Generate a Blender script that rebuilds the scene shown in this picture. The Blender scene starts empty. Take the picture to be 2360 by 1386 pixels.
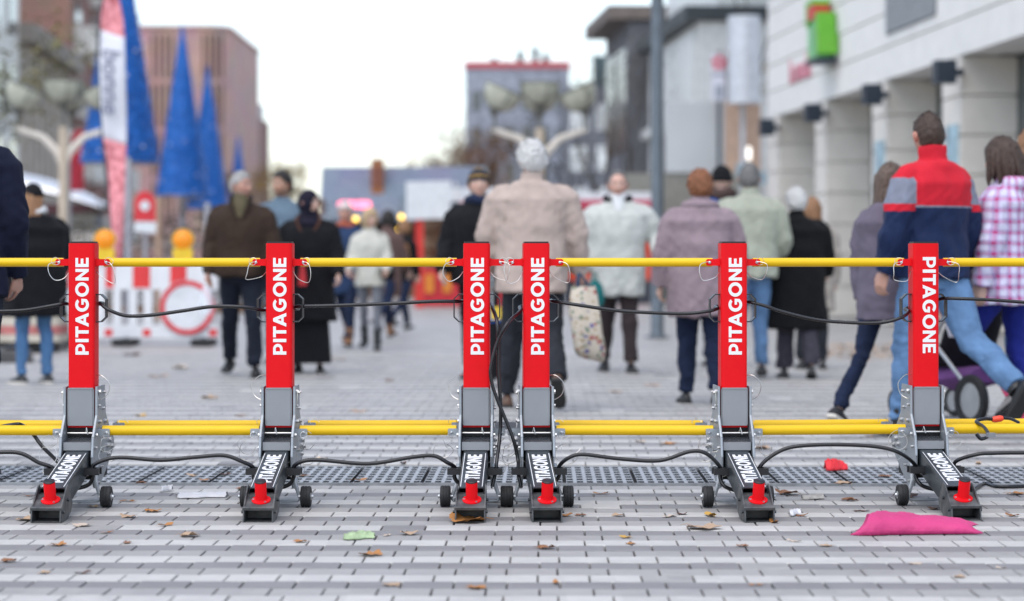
import bpy, bmesh, math, random
import numpy as np
from mathutils import Vector, Matrix, Euler

random.seed(7); RNG = np.random.default_rng(7)
R = math.radians
SC = bpy.context.scene

# ------------------------------------------------------------------ camera, light, exposure
F, CX, HY, CH = 5507.0, 1180.0, 594.0, 1.0        # focal length in photo pixels, centre column, horizon row, eye height
cam_d = bpy.data.cameras.new('camera'); cam = bpy.data.objects.new('camera', cam_d)
SC.collection.objects.link(cam); SC.camera = cam
cam.location = (0, 0, CH); cam.rotation_euler = (R(90), 0, 0)
cam_d.sensor_width = 36.0; cam_d.lens = 84.0; cam_d.shift_y = -99.0/2360.0
cam_d.clip_start = 0.1; cam_d.clip_end = 3000
cam_d.dof.use_dof = True; cam_d.dof.focus_distance = 9.45; cam_d.dof.aperture_fstop = 1.9
cam_d.dof.aperture_blades = 0

SUN_EL, SUN_AZ = 64.0, 205.0                        # azimuth from +Y, negative to the left
w = bpy.data.worlds.new('World'); SC.world = w; w.use_nodes = True
nt = w.node_tree; nt.nodes.clear()
out = nt.nodes.new('ShaderNodeOutputWorld'); bg = nt.nodes.new('ShaderNodeBackground'); sky = nt.nodes.new('ShaderNodeTexSky')
sky.sky_type = 'NISHITA'; sky.sun_disc = False; sky.sun_elevation = R(SUN_EL); sky.sun_rotation = R(SUN_AZ)
sky.air_density = 1.0; sky.dust_density = 1.0; sky.ozone_density = 1.0; sky.altitude = 50
bg.inputs[1].default_value = 0.15
hs = nt.nodes.new('ShaderNodeHueSaturation'); hs.inputs['Saturation'].default_value = .66   # thin high cloud greys the blue
nt.links.new(sky.outputs[0], hs.inputs['Color']); nt.links.new(hs.outputs[0], bg.inputs[0]); nt.links.new(bg.outputs[0], out.inputs[0])
sd = bpy.data.lights.new('sun', 'SUN'); so = bpy.data.objects.new('sun', sd); SC.collection.objects.link(so)
sd.energy = 1.0; sd.angle = R(70); sd.color = (1.0, 0.95, 0.88)
_e, _a = R(SUN_EL), R(SUN_AZ)
_dir = Vector((math.sin(_a)*math.cos(_e), math.cos(_a)*math.cos(_e), math.sin(_e)))
so.rotation_euler = _dir.to_track_quat('Z', 'Y').to_euler()
SC.view_settings.view_transform = 'Standard'; SC.view_settings.look = 'None'
SC.view_settings.exposure = 1.0; SC.view_settings.gamma = 1.0
SC.render.engine = 'CYCLES'; SC.cycles.use_denoising = True; SC.cycles.max_bounces = 6
SC.cycles.sample_clamp_indirect = 6.0

# ------------------------------------------------------------------ helpers
COL = SC.collection
def P(px, py, d): return Vector(((px-CX)*d/F, d, CH-(py-HY)*d/F))
def G(px, py): d = F*CH/(py-HY); return Vector(((px-CX)*d/F, d, 0.0))
def PX(px, d): return (px-CX)*d/F
def PZ(py, d): return CH-(py-HY)*d/F

def tag(o, label=None, cat=None, group=None, kind=None):
    if label: o['label'] = label
    if cat: o['category'] = cat
    if group: o['group'] = group
    if kind: o['kind'] = kind
    return o
def thing(name, loc=(0,0,0), rz=0.0, label=None, cat=None, group=None, kind=None):
    o = bpy.data.objects.new(name, None); COL.objects.link(o); o.empty_display_size = .1
    o.location = loc; o.rotation_euler = (0,0,rz)
    return tag(o, label, cat, group, kind)
def link_mesh(name, me, parent=None, loc=(0,0,0), rot=(0,0,0)):
    o = bpy.data.objects.new(name, me); COL.objects.link(o)
    o.location = loc; o.rotation_euler = rot
    if parent: o.parent = parent
    return o
def copy_tree(o, parent=None):
    c = o.copy(); COL.objects.link(c); c.parent = parent
    for ch in list(o.children): copy_tree(ch, c)
    return c

class MB:
    """collects shapes, build() links them as one mesh object"""
    def __init__(s): s.v = []; s.f = []; s.m = []; s.mi = 0
    def add(s, vs, fs):
        b = len(s.v); s.v += [tuple(p) for p in vs]; s.f += [tuple(b+i for i in f) for f in fs]; s.m += [s.mi]*len(fs); return s
    def box(s, x0, x1, y0, y1, z0, z1):
        return s.add([(x0,y0,z0),(x1,y0,z0),(x1,y1,z0),(x0,y1,z0),(x0,y0,z1),(x1,y0,z1),(x1,y1,z1),(x0,y1,z1)],
                     [(0,3,2,1),(4,5,6,7),(0,1,5,4),(1,2,6,5),(2,3,7,6),(3,0,4,7)])
    def cbox(s, c, size, rz=0.0):
        x,y,z = (q/2 for q in size); ca,sa = math.cos(rz),math.sin(rz)
        vs = [(c[0]+ca*a-sa*b, c[1]+sa*a+ca*b, c[2]+e) for e in (-z,z) for a,b in ((-x,-y),(x,-y),(x,y),(-x,y))]
        return s.add(vs, [(0,3,2,1),(4,5,6,7),(0,1,5,4),(1,2,6,5),(2,3,7,6),(3,0,4,7)])
    def prism(s, poly, h0, h1, axis='z'):
        n = len(poly)
        mk = {'z': lambda p,h:(p[0],p[1],h), 'x': lambda p,h:(h,p[0],p[1]), 'y': lambda p,h:(p[0],h,p[1])}[axis]
        vs = [mk(p,h0) for p in poly]+[mk(p,h1) for p in poly]
        fs = [tuple(range(n-1,-1,-1)), tuple(range(n,2*n))]+[(i,(i+1)%n,n+(i+1)%n,n+i) for i in range(n)]
        return s.add(vs, fs)
    def tube(s, path, rad, n=8, closed=False, cap=True, roll=0.0, sq=0.0):
        path = [Vector(p) for p in path]; m = len(path)
        if not isinstance(rad, (list,tuple)): rad = [rad]*m
        tang = []
        for i in range(m):
            a = path[(i-1)%m] if (closed or i>0) else path[i]; b = path[(i+1)%m] if (closed or i<m-1) else path[i]
            t = (b-a); tang.append(t.normalized() if t.length>1e-9 else Vector((0,0,1)))
        ref = Vector((0,0,1)) if abs(tang[0].z)<.9 else Vector((0,1,0))
        u = tang[0].cross(ref).normalized(); rings = []
        for i in range(m):
            t = tang[i]; u = (u-t*u.dot(t))
            u = u.normalized() if u.length>1e-6 else t.orthogonal().normalized()
            vv = t.cross(u); r = rad[i]; r1,r2 = r if isinstance(r,(tuple,list)) else (r,r)
            rings.append([path[i]+u*(r1*math.cos(roll+2*math.pi*k/n))+vv*(r2*math.sin(roll+2*math.pi*k/n)) for k in range(n)])
        vs = [p for rg in rings for p in rg]; fs = []
        for i in range(m if closed else m-1):
            a = i*n; b = ((i+1)%m)*n
            fs += [(a+k, a+(k+1)%n, b+(k+1)%n, b+k) for k in range(n)]
        if cap and not closed: fs += [tuple(range(n-1,-1,-1)), tuple((m-1)*n+k for k in range(n))]
        return s.add(vs, fs)
    def cyl(s, p0, p1, r, n=12, r2=None): return s.tube([p0,p1],[r, r if r2 is None else r2], n)
    def lathe(s, prof, c=(0,0,0), n=16, axis='z', M=None, loop=False):
        vs = []
        for r,h in prof:
            for k in range(n):
                a = 2*math.pi*k/n; q = (r*math.cos(a), r*math.sin(a), h)
                if axis=='x': q = (q[2],q[0],q[1])
                if axis=='y': q = (q[0],q[2],q[1])
                q = Vector(q)
                if M: q = M @ q
                vs.append(q+Vector(c))
        m = len(prof); fs = []
        for i in range(m-1): fs += [(i*n+k, i*n+(k+1)%n, (i+1)*n+(k+1)%n, (i+1)*n+k) for k in range(n)]
        if loop: fs += [((m-1)*n+k, (m-1)*n+(k+1)%n, (k+1)%n, k) for k in range(n)]
        if not loop and prof[0][0]>1e-6: fs.append(tuple(range(n-1,-1,-1)))
        if not loop and prof[-1][0]>1e-6: fs.append(tuple((m-1)*n+k for k in range(n)))
        return s.add(vs, fs)
    def loft(s, rings, cap=True):
        n = len(rings[0]); vs = [p for r in rings for p in r]; fs = []
        for i in range(len(rings)-1): fs += [(i*n+k, i*n+(k+1)%n, (i+1)*n+(k+1)%n, (i+1)*n+k) for k in range(n)]
        if cap: fs += [tuple(range(n-1,-1,-1)), tuple((len(rings)-1)*n+k for k in range(n))]
        return s.add(vs, fs)
    def ellips(s, c, r, n=12, m=8):
        prof = [(math.sin(math.pi*i/m), -math.cos(math.pi*i/m)) for i in range(m+1)]
        return s.lathe(prof, c, n, M=Matrix.Diagonal((r[0],r[1],r[2])))
    def mesh(s, name, mats, smooth=False, angle=None):
        me = bpy.data.meshes.new(name); me.from_pydata(s.v, [], s.f)
        for m in (mats if isinstance(mats,(list,tuple)) else [mats]): me.materials.append(m)
        if isinstance(mats,(list,tuple)): me.polygons.foreach_set('material_index', s.m)
        if smooth: me.polygons.foreach_set('use_smooth', [True]*len(s.f))
        bm = bmesh.new(); bm.from_mesh(me); bmesh.ops.recalc_face_normals(bm, faces=bm.faces)
        if smooth and angle:
            for e in bm.edges:
                if len(e.link_faces)==2 and e.calc_face_angle(0)>R(angle): e.smooth = False
        bm.to_mesh(me); bm.free(); me.update()
        return me
    def build(s, name, mats, parent=None, smooth=False, angle=40, loc=(0,0,0), rot=(0,0,0)):
        return link_mesh(name, s.mesh(name, mats, smooth, angle), parent, loc, rot)

def rrect(w, h, r, n=4):
    pts = []
    for cx,cy,a0 in ((w/2-r,h/2-r,0),(-w/2+r,h/2-r,90),(-w/2+r,-h/2+r,180),(w/2-r,-h/2+r,270)):
        for k in range(n+1):
            a = R(a0+90*k/n); pts.append((cx+r*math.cos(a), cy+r*math.sin(a)))
    return pts
def spline(pts, k=6):
    pts = [Vector(p) for p in pts]; o = []
    for i in range(len(pts)-1):
        p0 = pts[max(i-1,0)]; p1 = pts[i]; p2 = pts[i+1]; p3 = pts[min(i+2,len(pts)-1)]
        for j in range(k):
            t = j/k
            o.append(.5*((2*p1)+(p2-p0)*t+(2*p0-5*p1+4*p2-p3)*t*t+(3*p1-p0-3*p2+p3)*t**3))
    return o+[pts[-1]]

# ------------------------------------------------------------------ materials
MAT = {}
def mat(name, col, rough=.6, metal=0.0, var=.12, scale=8.0, bump=0.0, bscale=60.0, spec=.5, coat=0.0, detail=4.0, col2=None, world=False, sheen=0.0):
    if name in MAT: return MAT[name]
    m = bpy.data.materials.new(name); m.use_nodes = True; t = m.node_tree; L = t.links
    b = t.nodes['Principled BSDF']; b.inputs['Roughness'].default_value = rough; b.inputs['Metallic'].default_value = metal
    b.inputs['Specular IOR Level'].default_value = spec; b.inputs['Coat Weight'].default_value = coat
    if sheen: b.inputs['Sheen Weight'].default_value = sheen
    tc = t.nodes.new('ShaderNodeTexCoord'); src = tc.outputs['Object']
    if world:
        g = t.nodes.new('ShaderNodeNewGeometry'); src = g.outputs['Position']
    n = t.nodes.new('ShaderNodeTexNoise'); n.inputs['Scale'].default_value = scale; n.inputs['Detail'].default_value = detail
    L.new(src, n.inputs['Vector'])
    r = t.nodes.new('ShaderNodeMapRange'); r.inputs[1].default_value=.3; r.inputs[2].default_value=.7
    L.new(n.outputs[0], r.inputs[0])
    mx = t.nodes.new('ShaderNodeMix'); mx.data_type='RGBA'; L.new(r.outputs[0], mx.inputs[0])
    c = Vector(col)
    c2 = Vector(col2) if col2 else c
    mx.inputs[6].default_value = (*(c*(1-var)),1); mx.inputs[7].default_value = (*[min(q,1) for q in c2*(1+var)],1)
    L.new(mx.outputs[2], b.inputs['Base Color'])
    rr = t.nodes.new('ShaderNodeMapRange'); rr.inputs[3].default_value = max(rough-.07,0.02); rr.inputs[4].default_value = min(rough+.09,1)
    n3 = t.nodes.new('ShaderNodeTexNoise'); n3.inputs['Scale'].default_value = scale*3.1; n3.inputs['Detail'].default_value = 3; L.new(src, n3.inputs['Vector'])
    L.new(n3.outputs[0], rr.inputs[0]); L.new(rr.outputs[0], b.inputs['Roughness'])
    if bump:
        n2 = t.nodes.new('ShaderNodeTexNoise'); n2.inputs['Scale'].default_value = bscale; n2.inputs['Detail'].default_value = 3; L.new(src, n2.inputs['Vector'])
        bp = t.nodes.new('ShaderNodeBump'); bp.inputs['Strength'].default_value = bump; bp.inputs['Distance'].default_value = .01
        L.new(n2.outputs[0], bp.inputs['Height']); L.new(bp.outputs[0], b.inputs['Normal'])
    MAT[name] = m; return m
def emat(name, col, s):
    if name in MAT: return MAT[name]
    m = bpy.data.materials.new(name); m.use_nodes = True; b = m.node_tree.nodes['Principled BSDF']
    b.inputs['Base Color'].default_value = (*[min(c,.8) for c in col],1); b.inputs['Emission Color'].default_value = (*col,1); b.inputs['Emission Strength'].default_value = s
    MAT[name] = m; return m
def glass_mat(name, col, rough=.08, alpha=1.0, trans=0.0):
    if name in MAT: return MAT[name]
    m = bpy.data.materials.new(name); m.use_nodes = True; b = m.node_tree.nodes['Principled BSDF']
    b.inputs['Base Color'].default_value = (*col,1); b.inputs['Roughness'].default_value = rough; b.inputs['Specular IOR Level'].default_value = .9
    b.inputs['Transmission Weight'].default_value = trans; b.inputs['Alpha'].default_value = alpha
    MAT[name] = m; return m

def brick_mat(name, c1, c2, mortar, bw, bh, rough=.8):
    """flat brickwork for walls too far away to tell their bricks apart"""
    if name in MAT: return MAT[name]
    m = bpy.data.materials.new(name); m.use_nodes = True; t = m.node_tree; L = t.links; b = t.nodes['Principled BSDF']
    tc = t.nodes.new('ShaderNodeTexCoord'); sx = t.nodes.new('ShaderNodeSeparateXYZ'); L.new(tc.outputs['Object'], sx.inputs[0])
    ad = t.nodes.new('ShaderNodeMath'); L.new(sx.outputs[0], ad.inputs[0]); L.new(sx.outputs[1], ad.inputs[1])
    cb = t.nodes.new('ShaderNodeCombineXYZ'); L.new(ad.outputs[0], cb.inputs[0]); L.new(sx.outputs[2], cb.inputs[1])
    br = t.nodes.new('ShaderNodeTexBrick'); L.new(cb.outputs[0], br.inputs['Vector'])
    br.inputs['Color1'].default_value=(*c1,1); br.inputs['Color2'].default_value=(*c2,1); br.inputs['Mortar'].default_value=(*mortar,1)
    br.inputs['Scale'].default_value=1; br.inputs['Brick Width'].default_value=bw; br.inputs['Row Height'].default_value=bh; br.inputs['Mortar Size'].default_value=bh*.08
    n = t.nodes.new('ShaderNodeTexNoise'); n.inputs['Scale'].default_value=.6; L.new(tc.outputs['Object'], n.inputs['Vector'])
    mx = t.nodes.new('ShaderNodeMix'); mx.data_type='RGBA'; mx.blend_type='OVERLAY'; mx.inputs[0].default_value=.35
    L.new(br.outputs[0], mx.inputs[6]); L.new(n.outputs[1], mx.inputs[7]); 
    hs = t.nodes.new('ShaderNodeHueSaturation'); hs.inputs['Saturation'].default_value=.9; L.new(mx.outputs[2], hs.inputs['Color'])
    L.new(hs.outputs[0], b.inputs['Base Color']); b.inputs['Roughness'].default_value=rough
    MAT[name]=m; return m

def paver_mat(name, col):
    m = bpy.data.materials.new(name); m.use_nodes = True; t = m.node_tree; L = t.links; b = t.nodes['Principled BSDF']
    oi = t.nodes.new('ShaderNodeNewGeometry'); src = oi.outputs['Position']
    # one random value per paver: the joint grid snapped
    sc = t.nodes.new('ShaderNodeVectorMath'); sc.operation='MULTIPLY'; sc.inputs[1].default_value=(1/.162,1/.1545,0); L.new(src, sc.inputs[0])
    fl = t.nodes.new('ShaderNodeVectorMath'); fl.operation='FLOOR'; L.new(sc.outputs[0], fl.inputs[0])
    wn = t.nodes.new('ShaderNodeTexWhiteNoise'); L.new(fl.outputs[0], wn.inputs['Vector'])
    n1 = t.nodes.new('ShaderNodeTexNoise'); n1.inputs['Scale'].default_value=1.3; n1.inputs['Detail'].default_value=5; L.new(src,n1.inputs['Vector'])
    n2 = t.nodes.new('ShaderNodeTexNoise'); n2.inputs['Scale'].default_value=260; n2.inputs['Detail'].default_value=2; L.new(src,n2.inputs['Vector'])
    n4 = t.nodes.new('ShaderNodeTexNoise'); n4.inputs['Scale'].default_value=14; n4.inputs['Detail'].default_value=6; L.new(src,n4.inputs['Vector'])
    def madd(a, k, c):
        q = t.nodes.new('ShaderNodeMath'); q.operation='MULTIPLY_ADD'; L.new(a,q.inputs[0]); q.inputs[1].default_value=k
        if isinstance(c,(int,float)): q.inputs[2].default_value=c
        else: L.new(c,q.inputs[2])
        return q.outputs[0]
    v = madd(wn.outputs[0], .12, .62); v = madd(n1.outputs[0], .34, v); v = madd(n2.outputs[0], .16, v); v = madd(n4.outputs[0], .30, v)
    vm = t.nodes.new('ShaderNodeVectorMath'); vm.operation='SCALE'; vm.inputs[0].default_value=col; L.new(v, vm.inputs['Scale'])
    L.new(vm.outputs[0], b.inputs['Base Color'])
    rg = madd(n1.outputs[0], .45, .28); rg = madd(n4.outputs[0], .2, rg); L.new(rg, b.inputs['Roughness']); b.inputs['Specular IOR Level'].default_value=.5
    bp = t.nodes.new('ShaderNodeBump'); bp.inputs['Strength'].default_value=.25; bp.inputs['Distance'].default_value=.003
    L.new(n2.outputs[0], bp.inputs['Height']); L.new(bp.outputs[0], b.inputs['Normal'])
    MAT[name]=m; return m

# ------------------------------------------------------------------ lettering: bold capitals drawn as filled outlines
def arc(cx, cy, rx, ry, a0, a1, n=18): return [(cx+rx*math.cos(R(a0+(a1-a0)*i/n)), cy+ry*math.sin(R(a0+(a1-a0)*i/n))) for i in range(n+1)]
GL = {
 'P': (.80, [[(0,0),(.24,0),(.24,.28),(.43,.28)]+arc(.43,.64,.36,.36,-90,90)+[(0,1)], [(.24,.47),(.42,.47)]+arc(.42,.64,.155,.165,-90,90)+[(.24,.805)]]),
 'I': (.24, [[(0,0),(.24,0),(.24,1),(0,1)]]),
 'T': (.80, [[(.28,0),(.52,0),(.52,.79),(.80,.79),(.80,1),(0,1),(0,.79),(.28,.79)]]),
 'A': (1.02,[[(0,0),(.25,0),(.33,.2),(.69,.2),(.77,0),(1.02,0),(.625,1),(.395,1)], [(.405,.385),(.615,.385),(.51,.66)]]),
 'G': (.97, [arc(.52,.5,.52,.52,42,322,30)+[(.955,.55),(.52,.55),(.52,.37),(.73,.37),(.73,.27)]+arc(.53,.5,.285,.305,-46,-314,26)]),
 'O': (1.06,[arc(.53,.5,.53,.52,0,354,38), arc(.53,.5,.285,.305,0,354,30)]),
 'N': (.86, [[(0,0),(.23,0),(.23,.61),(.67,0),(.86,0),(.86,1),(.63,1),(.63,.40),(.20,1),(0,1)]]),
 'E': (.68, [[(0,0),(.68,0),(.68,.2),(.23,.2),(.23,.4),(.62,.4),(.62,.6),(.23,.6),(.23,.8),(.67,.8),(.67,1),(0,1)]]),
}
def curve_mesh(name, loops, ext):
    cu = bpy.data.curves.new(name,'CURVE'); cu.dimensions='2D'; cu.fill_mode='BOTH'; cu.extrude=ext
    for lp in loops:
        sp = cu.splines.new('POLY'); sp.points.add(len(lp)-1); sp.use_cyclic_u=True
        for i,p in enumerate(lp): sp.points[i].co=(p[0],p[1],0,1)
    o = bpy.data.objects.new(name,cu); COL.objects.link(o)
    dg = bpy.context.evaluated_depsgraph_get(); me = bpy.data.meshes.new_from_object(o.evaluated_get(dg))
    bpy.data.objects.remove(o); return me
def word_mesh(word, length, height, gap=.13):
    x=0; loops=[]
    kern={'TA':-.15,'AG':-.05,'IT':-.02,'PI':-.01}
    for i,ch in enumerate(word):
        wd,ls = GL[ch]; x += kern.get(word[max(i-1,0):i+1],0); loops += [[(x+p[0],p[1]) for p in l] for l in ls]; x += wd+gap
    tot = x-gap
    loops = [[((p[0]/tot-.5)*length, (p[1]-.5)*height) for p in l] for l in loops]
    me = curve_mesh('lettering', loops, .0007); return me
def text_mesh(txt, size, ext=.01, offset=0.0, shear=0.0):
    cu = bpy.data.curves.new('txt','FONT'); cu.body=txt; cu.size=size; cu.extrude=ext; cu.offset=offset; cu.shear=shear; cu.align_x='CENTER'; cu.align_y='CENTER'; cu.resolution_u=3
    o = bpy.data.objects.new('txt',cu); COL.objects.link(o)
    dg = bpy.context.evaluated_depsgraph_get(); me = bpy.data.meshes.new_from_object(o.evaluated_get(dg)); bpy.data.objects.remove(o); return me
# ------------------------------------------------------------------ ground: dark bedding sheet, pavers, drain, far paving
sand = mat('joint_sand', (.022,.018,.020), .95, var=.3, scale=30, world=True)
ground = MB().add([(-900,-60,-.022),(900,-60,-.022),(900,2200,-.022),(-900,2200,-.022)],[(0,1,2,3)]).build('ground', sand)
tag(ground, kind='structure')

PM = [paver_mat('paver_mid',(.29,.278,.265)), paver_mat('paver_dark',(.19,.182,.18)), paver_mat('paver_light',(.43,.415,.39))]
PL, PR, JT, JX = .162, .1545, .0040, .0062
pav = thing('pavement', (0,0,0), -.0127, kind='structure')
GR0, GR1 = 10.60, 11.45                       # depth of the drain
def paver_vs(x0,x1,y0,y1,zt):
    c=.0022; zb=-.021
    return [(x0,y0,zb),(x1,y0,zb),(x1,y1,zb),(x0,y1,zb),(x0,y0,zt-c),(x1,y0,zt-c),(x1,y1,zt-c),(x0,y1,zt-c),(x0+c,y0+c,zt),(x1-c,y0+c,zt),(x1-c,y1-c,zt),(x0+c,y1-c,zt)]
PF = [(0,1,5,4),(1,2,6,5),(2,3,7,6),(3,0,4,7),(4,5,9,8),(5,6,10,9),(6,7,11,10),(7,4,8,11),(8,9,10,11)]
stone = []
for i in range(3):
    me = bpy.data.meshes.new('paver'); me.from_pydata(paver_vs(-PL/2+JX/2,PL/2-JX/2,-PR/2+JT/2,PR/2-JT/2,0),[],PF); me.materials.append(PM[i]); stone.append(me)
rs = random.Random(3); n_obj = 0
fv = []; ff = []; fm = []
k = -4
while True:
    y0 = 7.060+k*PR; y1 = y0+PR
    if y0 > 25.0: break
    tone = k % 3; off = (.150 if k%2==0 else .053)
    single = 6.9 <= y0 and y0+PR < 8.95
    half = (y1*.2145+.09) if single else y1*.2145+1.2
    i0 = int(math.floor((-half-.0127*y0-off)/PL)); i1 = int(math.ceil((half-.0127*y0-off)/PL))
    if not (y1 > GR0 and y0 < GR1-.02):
        jj = rs.uniform(-.006,.006)
        for i in range(i0,i1):
            x0 = off+i*PL+jj; cx = x0+PL/2
            t = tone if rs.random()>.025 else rs.randrange(3)
            zt = rs.uniform(-.0012,.0012)
            if single and n_obj < 300 and abs(cx+.0127*y0) < half:
                link_mesh('paver', stone[t], pav, (cx,(y0+y1)/2,zt), (rs.gauss(0,.002),rs.gauss(0,.002),rs.gauss(0,.003))); n_obj += 1
            else:
                b = len(fv); fv += paver_vs(x0+JX/2,x0+PL-JX/2,y0+JT/2,y1-JT/2,zt); ff += [tuple(b+q for q in f) for f in PF]; fm += [t]*9
    k += 1
me = bpy.data.meshes.new('pavers'); me.from_pydata(fv,[],ff)
for m_ in PM: me.materials.append(m_)
me.polygons.foreach_set('material_index', fm)
tag(link_mesh('pavers', me, pav), kind='stuff')
far = mat('far_paving', (.32,.307,.295), .5, var=.2, scale=2.5, world=True, bump=.15, bscale=30)
b = MB().add([(-900,25.0,-.012),(900,25.0,-.012),(900,2200,-.012),(-900,2200,-.012)],[(0,1,2,3)])
b.add([(-900,-60,-.014),(-8,-60,-.014),(-8,25.0,-.014),(-900,25.0,-.014)],[(0,1,2,3)]); b.add([(8,-60,-.014),(900,-60,-.014),(900,25.0,-.014),(8,25.0,-.014)],[(0,1,2,3)])
b.add([(-8,-60,-.014),(8,-60,-.014),(8,6.3,-.014),(-8,6.3,-.014)],[(0,1,2,3)])
tag(b.build('far_paving', far), kind='structure')

# drain across the street: slotted cast panels over a dark trough
iron = mat('drain_iron', (.33,.345,.36), .55, .2, var=.2, scale=20, bump=.2)
trough = mat('drain_trough', (.012,.012,.014), .9)
drain = thing('drain', (0,(GR0+GR1)/2,0), -.0127, 'slotted grey metal drain running across the paving behind the barrier posts', 'drain')
W, D = .311, GR1-GR0-.012
nx, ny = 7, 7
b = MB(); cw = W/nx; cd = D/ny; th = .018
xs = [-W/2+.006]; 
for i in range(nx):
    c = -W/2+(i+.5)*cw; xs += [c-cw*.31, c+cw*.31]
xs.append(W/2-.006)
ys = [-D/2]
for j in range(ny):
    c = -D/2+(j+.5)*cd; ys += [c-cd*.31, c+cd*.31]
ys.append(D/2)
for j in range(len(ys)-1):
    for i in range(len(xs)-1):
        if i%2==1 and j%2==1: continue
        q = []
        top = [(xs[i],ys[j]),(xs[i+1],ys[j]),(xs[i+1],ys[j+1]),(xs[i],ys[j+1])]
        b.add([(x,y,-.001) for x,y in top],[(0,1,2,3)])
for j in range(1,len(ys)-1,2):
    for i in range(1,len(xs)-1,2):
        x0,x1,y0,y1 = xs[i],xs[i+1],ys[j],ys[j+1]
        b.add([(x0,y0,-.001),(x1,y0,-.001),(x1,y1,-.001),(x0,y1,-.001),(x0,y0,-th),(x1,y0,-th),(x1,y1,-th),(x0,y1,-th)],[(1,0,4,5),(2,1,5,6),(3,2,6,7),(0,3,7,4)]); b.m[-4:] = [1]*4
pan = b.mesh('grate_panel', [iron, mat('slot_shade',(.045,.050,.054),.9,var=.3,scale=30)])  # slot walls coloured dark to stand in for the shade inside
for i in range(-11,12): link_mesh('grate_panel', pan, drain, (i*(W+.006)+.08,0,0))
MB().box(-4,4,-D/2,D/2,-.0215,-.0195).build('trough', trough, drain)
for s in (-1,1): MB().box(-4,4,s*(D/2+.003)-.003,s*(D/2+.003)+.003,-.0215,.0005).build('edge_rail', iron, drain)
# ------------------------------------------------------------------ barrier posts
red = mat('red_paint', (.72,.005,.010), .42, var=.06, scale=5, bump=.03, bscale=25, spec=.15)
yel = mat('yellow_paint', (.78,.48,.007), .34, var=.05, scale=4, bump=.03, bscale=10, spec=.3)
galv = mat('galvanised', (.32,.345,.37), .42, .4, var=.1, scale=18, bump=.06, bscale=40)
gpaint = mat('grey_paint', (.26,.27,.285), .38, .2, var=.05, scale=9, bump=.03)
dgrey = mat('dark_grey_paint', (.030,.037,.043), .30, .1, var=.12, scale=9, bump=.05, bscale=30, spec=.3)
blackp = mat('black_plastic', (.010,.010,.012), .38, var=.15, scale=20)
rubber = mat('black_rubber', (.014,.014,.015), .62, var=.25, scale=30, bump=.1)
hosem = mat('black_cable', (.009,.009,.011), .28, var=.1, scale=12)
whitep = mat('white_print', (.80,.80,.80), .4, var=.03)
steel = mat('steel_wire', (.62,.60,.56), .3, .9, var=.1)
chrome = mat('zinc_bolt', (.52,.53,.54), .32, .9, var=.1)
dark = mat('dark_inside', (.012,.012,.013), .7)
dusty = mat('scuffed_grey', (.032,.038,.044), .5, .1, var=.3, scale=25, col2=(.09,.09,.09))

AW = .107                                   # post tube
word_post = word_mesh('PITAGONE', .392, .0535); word_post.materials.append(whitep)
word_leg = word_mesh('PITAGONE', .36, .057); word_leg.materials.append(whitep)

def wire_loop(cx, cz, rx, rz, y, a0=0, a1=360, jit=.004, seed=0, tilt=.3):
    r_ = random.Random(seed); n = 22; ph = r_.uniform(0,6)
    return [(cx+rx*math.cos(R(a0+(a1-a0)*i/n))+jit*math.sin(i*.9+ph), y+tilt*rx*math.sin(R(a0+(a1-a0)*i/n)+ph), cz+rz*math.sin(R(a0+(a1-a0)*i/n))+jit*math.cos(i*.7+ph)) for i in range(n+1)]

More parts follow.
